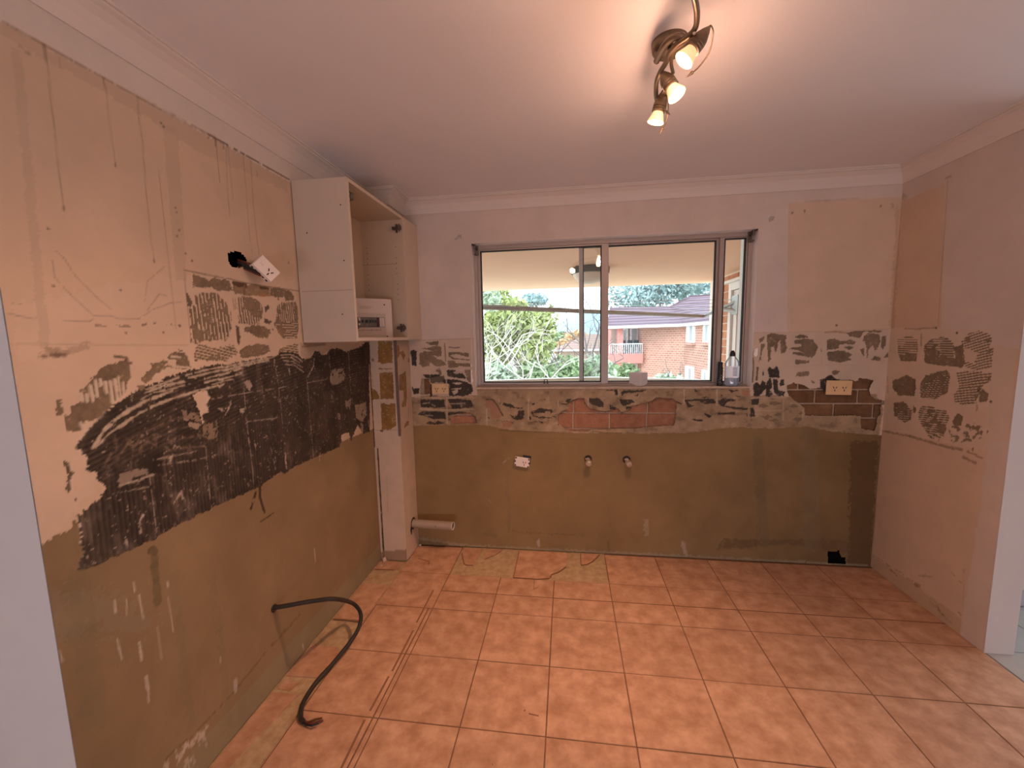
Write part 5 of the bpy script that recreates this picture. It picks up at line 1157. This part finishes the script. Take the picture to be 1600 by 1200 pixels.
# ================================================================== OUTSIDE: BALCONY
OY = YB + .25
MT['soffit'] = mat('peach_soffit_board', (.95, .62, .44), .8, var=.03, vscale=4)
MT['render_out'] = mat('pale_balcony_paint', (.80, .86, .83), .6)
MT['balfloor'] = mat('balcony_floor_tile', (.90, .76, .62), .7, var=.06, vscale=5)
MT['obrick'] = mat('orange_face_brick', (.62, .255, .12), .85, vscale=24, col2=(.48, .19, .09), rnd=.12, bump=.4)
MT['pmortar'] = mat('pale_mortar', (.80, .66, .55), .9)
MT['pink'] = mat('pink_render', (.62, .25, .22), .8, var=.05)
MT['palepost'] = mat('pale_pink_post', (.88, .70, .63), .7)
MT['doorwhite'] = mat('white_door_paint', (.86, .78, .75), .5)
MT['steel'] = mat('galvanised_steel', (.42, .42, .42), .4, metal=.5, var=.15, vscale=30)
MT['wire'] = mat('line_wire', (.45, .46, .48), .5)
SZ = 2.13
so = MB().box((-3.3, OY, SZ), (2.4, 5.63, SZ + .20)).build('trim_soffit', MT['soffit']); tag(so, kind='structure')
bf = MB().box((-3.3, OY, -.18), (2.4, 5.45, -.05)).build('floor_balcony', MT['balfloor']); tag(bf, kind='structure')
pth = catmull([(-3.2, 4.45), (-2.5, 4.60), (-1.01, 4.90), (.14, 5.19), (.5, 5.19), (.95, 5.04), (1.60, 4.80), (1.76, 4.74)], 6)
br_ = empty('balcony_railing', (.2, 5.2, -.05), label='pale curved balcony balustrade outside the window', cat='railing')
def ribbon(pts, off0, off1, z0, z1):
    P = [Vector((p[0], p[1], 0)) for p in pts]; m_ = MB(); vs = []
    for i, p in enumerate(P):
        t_ = (P[min(i + 1, len(P) - 1)] - P[max(i - 1, 0)]).normalized(); n_ = Vector((-t_.y, t_.x, 0))
        for o_, z in ((off0, z0), (off1, z0), (off1, z1), (off0, z1)): q = p + n_ * o_; vs.append((q.x, q.y, z))
    fs = []
    for i in range(len(P) - 1):
        for k in range(4): fs.append((i * 4 + k, i * 4 + (k + 1) % 4, i * 4 + 4 + (k + 1) % 4, i * 4 + 4 + k))
    fs += [(3, 2, 1, 0), tuple(len(vs) - 4 + k for k in range(4))]
    return m_.add(vs, fs)
def rel(mb, e): l = e.location; mb.v = [(v[0] - l[0], v[1] - l[1], v[2] - l[2]) for v in mb.v]; return mb
rel(ribbon(pth, -.02, .10, .925, .968), br_).build('coping', MT['render_out'], br_)
rel(ribbon(pth, .01, .07, -.05, .926), br_).build('parapet', MT['render_out'], br_)
# balcony ceiling light
oy = un(922, 418, 2, SZ)
e = empty('balcony_light', (oy[0], oy[1], SZ), label='round dark rimmed oyster light under the balcony soffit', cat='light')
MB().lathe([(.0001, 0), (.175, 0), (.180, -.01), (.180, -.055), (.165, -.06), (.0001, -.06)], 32).build('rim', mat('dark_green_rim', (.05, .06, .05), .5), e, smooth=True)
MB().lathe([(.160, -.058), (.152, -.085), (.125, -.115), (.080, -.138), (.030, -.148), (.0001, -.150)], 32).build('diffuser', mat('cream_diffuser', (.86, .72, .60), .3), e, smooth=True)
# brick return wall with a door at the right of the balcony
BX = 1.75; BY1 = 5.36
rwall = empty('brick_return_wall', (BX, OY, -.05), label='orange brick wall with a white door frame at the right of the balcony', cat='wall')
rel(MB().box((BX + .008, OY, -.05), (BX + .12, BY1, SZ)), rwall).build('mortar', MT['pmortar'], rwall)
dy0, dy1, dz = un(1166, 500, 0, BX)[1] - .75, un(1141, 500, 0, BX)[1], un(1150, 437, 0, BX)[2]
dz = un(1145, 443, 0, BX)[2]
bme = MB().box((0, 0, 0), (.05, .228, .074)); bm0 = bpy.data.meshes.new('brick'); bm0.from_pydata(bme.v, [], bme.f); bm0.materials.append(MT['obrick'])
for c_ in range(25):
    z = -.04 + c_ * .0865
    for k in range(11):
        y0 = OY - .06 + k * .24 + (.12 if c_ % 2 else 0)
        if y0 + .228 > BY1 + .02 or y0 < 3.9: continue
        if z < dz - .02 and dy0 < y0 + .12 < dy1 + .03: continue
        o = bpy.data.objects.new('brick', bm0); COL.objects.link(o); o.parent = rwall
        o.location = (0, y0 - OY, z + .05)
rel(MB().box((BX - .03, dy1 - .075, -.05), (BX + .1, dy1, dz)).box((BX - .03, dy0, dz - .075), (BX + .1, dy1 - .075, dz)).box((BX - .07, dy0, dz), (BX + .1, dy1 + .05, dz + .03)), rwall).build('door_frame', MT['doorwhite'], rwall, bevel=.004)
rel(MB().box((BX - .005, dy1 - .17, -.05), (BX + .1, dy1 - .08, dz - .08)).box((BX - .005, dy0, dz - .20), (BX + .1, dy1 - .17, dz - .08)).box((BX + .02, dy0, -.05), (BX + .1, dy1 - .17, dz - .2)), rwall).build('door_leaf', MT['doorwhite'], rwall, bevel=.004)
rel(MB().box((BX + .010, dy1 - .26, .02), (BX + .018, dy1 - .185, dz - .23)), rwall).build('door_glass', mat('dark_door_glass', (.16, .11, .10), .2), rwall)
px0 = un(1111.5, 500, 1, BY1 + .01)[0]
pst = MB().box((0, 0, 0), (.085, .085, SZ + .05)).build('balcony_post', MT['palepost'], bevel=.006); pst.location = (px0, BY1 + .010, -.05); tag(pst, 'pale pink post at the outer end of the brick wall', 'post')
# clothesline
bl_ = Vector(un(757, 480, 1, 3.20)); br2 = Vector(un(1100, 494, 1, 5.0))
cln = empty('clothesline', tuple(br2), label='folding clothesline with a steel bar and thin wires across the balcony', cat='clothesline')
d_ = (bl_ - br2)
MB().tube([Vector((0, 0, 0)), d_ * 1.06], .019, 12).build('bar', MT['steel'], cln, smooth=True)
ar = Vector((BX - .036, un(1158, 480, 0, BX)[1], un(1158, 470, 0, BX)[2])) - br2
a2 = Vector((BX - .036, un(1158, 486, 0, BX)[1], un(1158, 486, 0, BX)[2])) - br2
MB().tube([Vector((0, 0, 0)), ar * .45 + Vector((0, 0, .0)), ar], .018, 8).tube([ar * .5, a2], .022, 8).box(tuple(a2 + Vector((-.02, -.05, -.03))), tuple(a2 + Vector((.020, .10, .16)))).build('arm', MT['steel'], cln)
MB().lathe([(.0001, -.03), (.03, -.03), (.03, .03), (.0001, .03)], 12, tuple(ar * .5), (0, 1, .3)).build('joint', MT['steel'], cln)
for k, (uR, vR, uL, vL) in enumerate(((1150, 468, 757, 475), (1150, 474, 757, 477), (1150, 480, 757, 478.5), (1120, 485, 757, 479))):
    a = Vector(un(uR, vR, 1, 4.7 - .0 * k)); b = Vector(un(uL, vL, 1, 3.1))
    MB().tube([a - br2, b - br2 + (b - a) * .03], .0022, 5).build('line', MT['wire'], cln)

# ================================================================== OUTSIDE: FAR
GZ = -5.6
gnd = MB().box((-120, OY + 3, GZ - .2), (120, 260, GZ)).build('ground', mat('grass_and_paving', (.42, .46, .30), .95, vscale=.3, col2=(.60, .55, .48))); tag(gnd, kind='structure')
def brick_mat(name, c1, c2, mc, sc=1.0):
    m = bpy.data.materials.new(name); m.use_nodes = True; nt = m.node_tree; ns = nt.nodes; ls = nt.links; b = ns['Principled BSDF']
    ge = ns.new('ShaderNodeNewGeometry'); sx = ns.new('ShaderNodeSeparateXYZ'); cb = ns.new('ShaderNodeCombineXYZ'); ad = ns.new('ShaderNodeMath'); ad.operation = 'SUBTRACT'
    ls.new(ge.outputs['Position'], sx.inputs[0]); ls.new(sx.outputs[0], ad.inputs[0]); ls.new(sx.outputs[1], ad.inputs[1]); ls.new(ad.outputs[0], cb.inputs[0]); ls.new(sx.outputs[2], cb.inputs[1])
    t = ns.new('ShaderNodeTexBrick'); t.inputs['Scale'].default_value = sc; t.inputs['Brick Width'].default_value = .34; t.inputs['Row Height'].default_value = .13; t.inputs['Mortar Size'].default_value = .018; t.inputs['Bias'].default_value = -.1
    t.inputs['Color1'].default_value = (*c1, 1); t.inputs['Color2'].default_value = (*c2, 1); t.inputs['Mortar'].default_value = (*mc, 1)
    ls.new(cb.outputs[0], t.inputs['Vector']); ls.new(t.outputs['Color'], b.inputs['Base Color']); b.inputs['Roughness'].default_value = .9; return m
MT['fbrick'] = brick_mat('far_brickwork', (.48, .23, .17), (.36, .155, .11), (.60, .42, .35))
def rooftile_mat(name, c1, c2, sc):
    m = bpy.data.materials.new(name); m.use_nodes = True; nt = m.node_tree; ns = nt.nodes; ls = nt.links; b = ns['Principled BSDF']
    ge = ns.new('ShaderNodeNewGeometry'); sx = ns.new('ShaderNodeSeparateXYZ'); mu = ns.new('ShaderNodeMath'); mu.operation = 'MULTIPLY'; mu.inputs[1].default_value = sc
    fr_ = ns.new('ShaderNodeMath'); fr_.operation = 'FRACT'; rp = ns.new('ShaderNodeValToRGB'); rp.color_ramp.elements[0].color = (*c2, 1); rp.color_ramp.elements[1].color = (*c1, 1); rp.color_ramp.elements[0].position = .15; rp.color_ramp.elements[1].position = .45
    ls.new(ge.outputs['Position'], sx.inputs[0]); ls.new(sx.outputs[2], mu.inputs[0]); ls.new(mu.outputs[0], fr_.inputs[0]); ls.new(fr_.outputs[0], rp.inputs[0]); ls.new(rp.outputs[0], b.inputs['Base Color']); b.inputs['Roughness'].default_value = .8; return m
MT['rooftile'] = rooftile_mat('purple_roof_tile', (.19, .125, .15), (.07, .042, .055), 5.2)
MT['farroof'] = rooftile_mat('brown_roof_tile', (.34, .22, .18), (.24, .15, .12), 5.0)
MT['eave'] = mat('pink_eave', (.50, .30, .26), .8)
MT['backwall'] = mat('balcony_back_wall', (.46, .34, .28), .9)
MT['gutter'] = mat('pale_gutter', (.80, .86, .88), .5)
MT['fwhite'] = mat('far_white_frame', (.90, .90, .92), .5)
MT['fglass'] = mat('far_window_pane', (.38, .44, .46), .25)
MT['curtain'] = mat('far_curtain', (.74, .78, .80), .6)
MT['dark'] = mat('dark_furniture', (.06, .09, .12), .6)
bd = empty('brick_building', (6, 27, GZ), label='two storey brick block with a purple tiled roof seen through the window', cat='building')
P0, P1, P2 = Vector((4.70, 27)), Vector((6.69, 24.8)), Vector((6.95, 19.6)); EV = 1.97
def wallseg(a, b, z0, z1, th_=.3, name='wall', m_='fbrick'):
    d = (b - a).normalized(); n_ = Vector((-d.y, d.x))
    if n_.y < 0: n_ = -n_
    if abs(d.y) > .9: n_ = Vector((1, 0))
    q = [a, b, b + n_ * th_, a + n_ * th_]
    mb_ = MB().hexa([(p.x, p.y, z) for z in (z0, z1) for p in q]); rel(mb_, bd); return mb_.build(name, MT[m_], bd)
wallseg(P0, P1, GZ, EV); wallseg(P1, P2, GZ, EV); wallseg(P2, Vector((14, 19.4)), GZ, EV); wallseg(P0, Vector((4.9, 30)), GZ, EV)
wallseg(Vector((2.5, 29)), Vector((4.9, 29)), GZ, EV, m_='backwall')
def roofpoly(pts, name='roof'):
    n = len(pts); mb_ = MB().add([(*p,) for p in pts] + [(p[0], p[1], p[2] - .12) for p in pts], [tuple(range(n)), tuple(range(2 * n - 1, n - 1, -1))] + [(i, n + i, n + (i + 1) % n, (i + 1) % n) for i in range(n)]); rel(mb_, bd); return mb_.build(name, MT['rooftile'], bd)
e0, e1, e2 = (2.50, 26.75, 2.04), (6.55, 24.5, 2.04), (6.75, 19.2, 2.04)
roofpoly([e0, e1, (7.3, 31, 3.47), (3.1, 31, 3.50)])
roofpoly([e1, e2, (14, 19.2, 2.04), (14, 28, 4.18), (8.55, 30.5, 4.12), (7.3, 31, 3.47)])
for a, b in ((e0, e1), (e1, e2)):
    a, b = Vector(a), Vector(b); d = (b - a).normalized(); n_ = Vector((d.y, -d.x, 0)) * .10
    if n_.y > 0 and abs(d.y) < .9: n_ = -n_
    if abs(d.y) > .9: n_ = Vector((-.10, 0, 0))
    mb_ = MB().hexa([tuple(p + Vector((0, 0, z))) for z in (-.15, .0) for p in (a, b, b + n_, a + n_)]); rel(mb_, bd); mb_.build('gutter', MT['gutter'], bd)
    nn = -n_ * 4
    mb_ = MB().hexa([tuple(p + Vector((0, 0, z))) for z in (-.16, -.12) for p in (a, b, b + nn, a + nn)]); rel(mb_, bd); mb_.build('eave', MT['eave'], bd)
def fwin(u0, u1, v0, v1):
    # on the face P1-P2 (nearly constant x): find y from pixel columns
    def hit(u, v):
        r = ray(u, v); d = P2 - P1; A_ = np.array([[r[0], -d.x], [r[1], -d.y]]); t_, s_ = np.linalg.solve(A_, np.array([P1.x - CAM[0], P1.y - CAM[1]])); return CAM + t_ * r
    a = hit(u0, v0); b = hit(u0, v1); c_ = hit(u1, v0)
    z0, z1 = b[2], a[2]; ya, yc = a[1], c_[1]; xa = min(a[0], c_[0])
    mb_ = MB().box((xa - .06, min(ya, yc), z0), (xa + .10, max(ya, yc), z1)); rel(mb_, bd); f_ = mb_.build('window', MT['fwhite'], bd)
    h = (ya - yc)
    for k, m_ in ((0, 'curtain'), (1, 'fglass')):
        y_1 = ya - h * (.10 + .45 * k); y_0 = ya - h * (.10 + .45 * k + .36)
        mb_ = MB().box((xa - .075, y_0, z0 + .1), (xa - .05, y_1, z1 - .1)); rel(mb_, bd); mb_.build('pane', MT[m_], f_)
    mb_ = MB().box((xa - .12, yc - .05, z0 - .14), (xa + .1, ya + .05, z0 - .01)); rel(mb_, bd); mb_.build('sill', MT['fbrick'], f_)
fwin(1074, 1087, 507, 535); fwin(1100.5, 1110, 504, 535); fwin(1072, 1085, 571, 600); fwin(1098, 1107, 577, 602)
def bbx(name, lo, hi, m_, par=None, **k):
    mb_ = MB().box(lo, hi); rel(mb_, bd); return mb_.build(name, MT[m_], par or bd, **k)
for zt in (.28, -2.6):
    bbx('balcony_slab', (2.45, 26.6, zt - .60), (4.72, 29, zt), 'pink')
bbx('column', (3.14, 26.65, .28), (3.50, 27.0, EV), 'pink'); bbx('column', (2.52, 26.65, .28), (2.75, 27.0, EV), 'pink'); bbx('column', (3.14, 26.65, GZ), (3.50, 27.0, -.3), 'pink')
rl_ = MB().box((2.5, 26.62, .88), (4.7, 26.67, .94))
for k in range(19): rl_.box((2.52 + k * .118, 26.63, .28), (2.55 + k * .118, 26.66, .88))
rel(rl_, bd); rl_.build('railing', MT['gutter'], bd)
dd = bbx('balcony_door', (3.62, 28.9, .28), (4.12, 28.99, 1.95), 'fwhite'); bbx('pane', (3.80, 28.86, .4), (3.94, 28.90, 1.8), 'fglass', dd)
dd = bbx('balcony_door', (4.25, 28.9, .28), (4.80, 28.99, 1.95), 'fwhite'); bbx('pane', (4.36, 28.86, .4), (4.66, 28.90, 1.85), 'fglass', dd)
dd = bbx('balcony_door', (3.95, 28.9, -2.5), (4.8, 28.99, -.5), 'fwhite'); bbx('pane', (4.2, 28.86, -2.4), (4.6, 28.90, -.6), 'fglass', dd)
for i, x in enumerate((3.62, 4.05, 4.45)):
    e = empty('patio_chair', (x, 27.4, .28), label=('dark patio chair on the far balcony, nearest the pink column', 'dark patio chair on the far balcony, middle one', 'dark patio chair on the far balcony, nearest the brick corner')[i], cat='chair', group='far balcony furniture')
    MB().box((-.16, -.16, .40), (.16, .16, .45)).build('seat', MT['dark'], e); MB().box((-.16, .13, .45), (.16, .17, .85)).build('backrest', MT['dark'], e)
    for a in (-.15, .15):
        for b in (-.15, .15): MB().box((a - .02, b - .02, 0), (a + .02, b + .02, .40)).build('leg', MT['dark'], e)
# far house with a hip roof
fh = empty('far_house', (3, 36, GZ), label='distant low house with a brown hip roof behind the trees', cat='house')
def fhb(mb_, n, m_): rel(mb_, fh); return mb_.build(n, MT[m_], fh)
fhb(MB().box((-.6, 35.4, GZ), (6, 42, .3)), 'wall', 'backwall')
fhb(MB().add([(-1.2, 35, .30), (6.4, 35, .30), (6.4, 43, .30), (-1.2, 43, .30), (2.0, 38.5, 1.62), (3.6, 38.5, 1.62)], [(0, 1, 5, 4), (1, 2, 5), (2, 3, 4, 5), (3, 0, 4), (3, 2, 1, 0)]), 'roof', 'farroof')
fhb(MB().box((-1.3, 34.88, .20), (6.5, 35.0, .34)), 'gutter', 'fwhite')
# hills
hv = []; hn = 40
for k in range(hn + 1):
    x = -110 + k * 5.5; zz = 9 + 5 * math.sin(k * .35) + 3 * math.sin(k * .9 + 1)
    hv += [(x, 190, GZ), (x, 210, zz * .8), (x, 225, GZ)]
hf = []
for k in range(hn):
    for j in range(2): hf.append((k * 3 + j, k * 3 + 3 + j, k * 3 + 4 + j, k * 3 + 1 + j))
hl = MB().add(hv, hf).build('hills', mat('blue_hills', (.30, .42, .53), 1)); tag(hl, kind='structure')

# ------------------------------------------------------------------ trees
def leaf_mat(name, c, c2, tl=.35):
    m = mat(name, c, .7, vscale=1.2, col2=c2, spec=.2)
    b = m.node_tree.nodes['Principled BSDF']; return m
MT['barkpale'] = mat('pale_bark', (.62, .56, .50), .9, var=.15, vscale=6)
MT['barkdark'] = mat('dark_bark', (.20, .16, .15), .9, var=.2, vscale=6)
LV = {'lime': leaf_mat('lime_leaves', (.46, .50, .20), (.27, .33, .12)), 'green': leaf_mat('soft_green_leaves', (.34, .44, .24), (.18, .27, .13)), 'blue': leaf_mat('blue_green_leaves', (.46, .60, .60), (.20, .30, .30)), 'orange': leaf_mat('autumn_leaves', (.72, .52, .30), (.55, .36, .2)), 'sage': leaf_mat('sage_leaves', (.50, .58, .42), (.34, .42, .30))}
def leaves(rs, blobs, n, size):
    V_ = []; F_ = []
    tot = sum(b[3] * b[4] * b[5] for b in blobs)
    for (cx, cy, cz_, rx, ry, rz) in blobs:
        k = max(20, int(n * rx * ry * rz / tot))
        P = rs.normal(size=(k, 3)); P /= np.linalg.norm(P, axis=1)[:, None]; P *= (rs.random(k) ** .38)[:, None]; P = P * np.array((rx, ry, rz)) + np.array((cx, cy, cz_))
        a = rs.normal(size=(k, 3)); a /= np.linalg.norm(a, axis=1)[:, None]; b = np.cross(a, rs.normal(size=(k, 3))); b /= np.linalg.norm(b, axis=1)[:, None]
        s = (size * (.6 + .8 * rs.random(k)))[:, None]
        q = np.stack([P - a * s, P + b * s * .45, P + a * s, P - b * s * .45], 1); V_.append(q.reshape(-1, 3))
    V_ = np.concatenate(V_); n4 = len(V_) // 4
    return V_, np.arange(n4 * 4).reshape(n4, 4)
def branchy(mb_, rs, p, d, L_, r, depth, up=.15, spread=.7):
    p = Vector(p); d = Vector(d).normalized(); pts = [p]; n = 4
    for k in range(n):
        d = (d + Vector(rs.normal(size=3)) * .13 + Vector((0, 0, up * .12))).normalized(); pts.append(pts[-1] + d * L_ / n)
    mb_.tube(pts, [r * (1 - .5 * k / n) for k in range(n + 1)], 5 if depth > 1 else 4, cap=False)
    if depth <= 0: return
    for k in range(3 if depth > 1 else 4):
        q = pts[1 + (k + 1) % n]; nd = (d + Vector(rs.normal(size=3)) * spread + Vector((0, 0, up))).normalized()
        branchy(mb_, rs, q, nd, L_ * (.55 + .25 * rs.random()), r * .5, depth - 1, up, spread)
def tree(name, base, label, cat, blobs, leaf, n, size, bark='barkdark', trunk=None, group='trees and shrubs outside the window', seed=1, depth=2, tr=.12):
    rs = np.random.default_rng(seed); e = empty(name, base, label=label, cat=cat, group=group); b = np.array(base)
    if trunk:
        t_ = MB(); tp = Vector((trunk[0] - base[0], trunk[1] - base[1], trunk[2] - base[2]))
        t_.tube([Vector((0, 0, 0)), tp * .5 + Vector((.1, 0, 0)), tp], [tr * 1.4, tr * 1.1, tr], 8); t_.build('trunk', MT[bark], e, smooth=True)
        bm_ = MB(); 
        for k in range(5): branchy(bm_, rs, tp * (.8 + .05 * k), (math.cos(k * 1.26 + seed), .5 * math.sin(k * 1.26 + seed), .9), trunk[3], tr * .6, depth)
        o = bm_.build('branches', MT[bark], e); o['kind'] = 'stuff'
    if n:
        V_, F_ = leaves(rs, [(x - b[0], y - b[1], z - b[2], *r) for (x, y, z, *r) in blobs], n, size)
        me = bpy.data.meshes.new('foliage'); me.vertices.add(len(V_)); me.vertices.foreach_set('co', V_.astype(np.float32).ravel()); me.loops.add(len(V_)); me.loops.foreach_set('vertex_index', F_.ravel().astype(np.int32)); me.polygons.add(len(F_)); me.polygons.foreach_set('loop_start', np.arange(0, len(V_), 4, dtype=np.int32)); me.update(calc_edges=True)
        o = link_mesh('foliage', me, LV[leaf], e); o['kind'] = 'stuff'
    return e
def at(u, v, y): r = un(u, v, 1, y); return (float(r[0]), float(r[1]), float(r[2]))
def blob(u, v, y, ru, rv, d=None):
    c_ = at(u, v, y); k = y / FPX; return (*c_, ru * k, d or ru * k, rv * k)
b0 = at(815, 520, 13)
tree('lime_tree', (b0[0], 13, GZ), 'bushy lime green tree filling the left of the window view', 'tree', [blob(800, 500, 13, 40, 34), blob(840, 525, 13, 28, 40), blob(775, 530, 13.5, 38, 45), blob(830, 555, 12.5, 30, 25), blob(775, 465, 13.5, 26, 16), blob(862, 500, 13, 10, 26)], 'lime', 5200, .115, 'barkdark', (b0[0], 13, -.6, 1.6), seed=3)
b1 = at(790, 560, 9.5)
tree('bare_pale_tree', (b1[0], 9.5, GZ), 'leafless pale branched tree in front of the lime green one', 'tree', [], 'lime', 0, .1, 'barkpale', (b1[0], 9.5, -.35, 1.35), seed=8, depth=3, tr=.055)
b1 = at(765, 470, 11)
tree('bare_pale_tree', (b1[0], 11, GZ), 'pale twiggy tree at the left edge of the window view', 'tree', [blob(765, 470, 11.5, 20, 18)], 'sage', 350, .08, 'barkpale', (b1[0], 11, .4, 1.5), seed=21, depth=3, tr=.05)
for i, (u, v, y, ru, rv, lf, lab, n) in enumerate(((775, 590, 11, 34, 26, 'sage', 'grey green shrub crown at the lower left of the window view', 1300), (835, 588, 11.5, 34, 24, 'green', 'soft green shrub crown under the lime green tree', 1300), (890, 580, 12.5, 34, 26, 'green', 'green shrub crown below the far house roof', 1400), (930, 582, 14, 30, 28, 'sage', 'grey green shrub crown behind the window mullion', 1200), (975, 588, 22, 26, 20, 'green', 'shrub below the pink far balcony', 900), (1045, 594, 20, 24, 10, 'sage', 'pale bush at the foot of the far brick wall', 500), (898, 535, 45, 26, 18, 'orange', 'orange autumn tree beyond the far house', 900), (870, 530, 60, 20, 12, 'green', 'small distant green tree beside the hill', 500))):
    c_ = at(u, v, y)
    tree('shrub' if i < 6 else 'distant_tree', (c_[0], y, GZ), lab, 'shrub' if i < 6 else 'tree', [blob(u, v, y, ru, rv), blob(u - ru * .4, v + rv * .6, y, ru * .8, rv), blob(u + ru * .4, v + rv * .7, y, ru * .8, rv)], lf, n, .0085 * y, 'barkdark', (c_[0], y, c_[2] - .3, 1.0), seed=40 + i, depth=1, tr=.06)
b2 = at(925, 552, 22)
tree('bare_dark_tree', (b2[0], 22, GZ), 'leafless dark branching tree beside the window mullion', 'tree', [], 'lime', 0, .1, 'barkdark', (b2[0], 22, b2[2], 2.0), seed=6, depth=3, tr=.10)
b3 = at(1030, 465, 42)
tree('eucalyptus', (b3[0], 42, GZ), 'tall blue green gum tree rising behind the purple roof', 'tree', [blob(975, 462, 42, 30, 22), blob(1030, 455, 42, 40, 22), blob(1085, 450, 42, 40, 26), blob(1010, 470, 42, 40, 12), blob(1060, 440, 42, 60, 18)], 'blue', 3000, .26, 'barkdark', (b3[0], 42, b3[2] - 2, 5.0), seed=11)
b4 = at(848, 470, 30)
tree('bare_dark_tree', (b4[0], 30, GZ), 'thin bare treetop against the pale sky left of the mullion', 'tree', [blob(835, 468, 30, 22, 10)], 'blue', 260, .2, 'barkdark', (b4[0], 30, b4[2] - 1.6, 1.6), seed=17, depth=2, tr=.05)
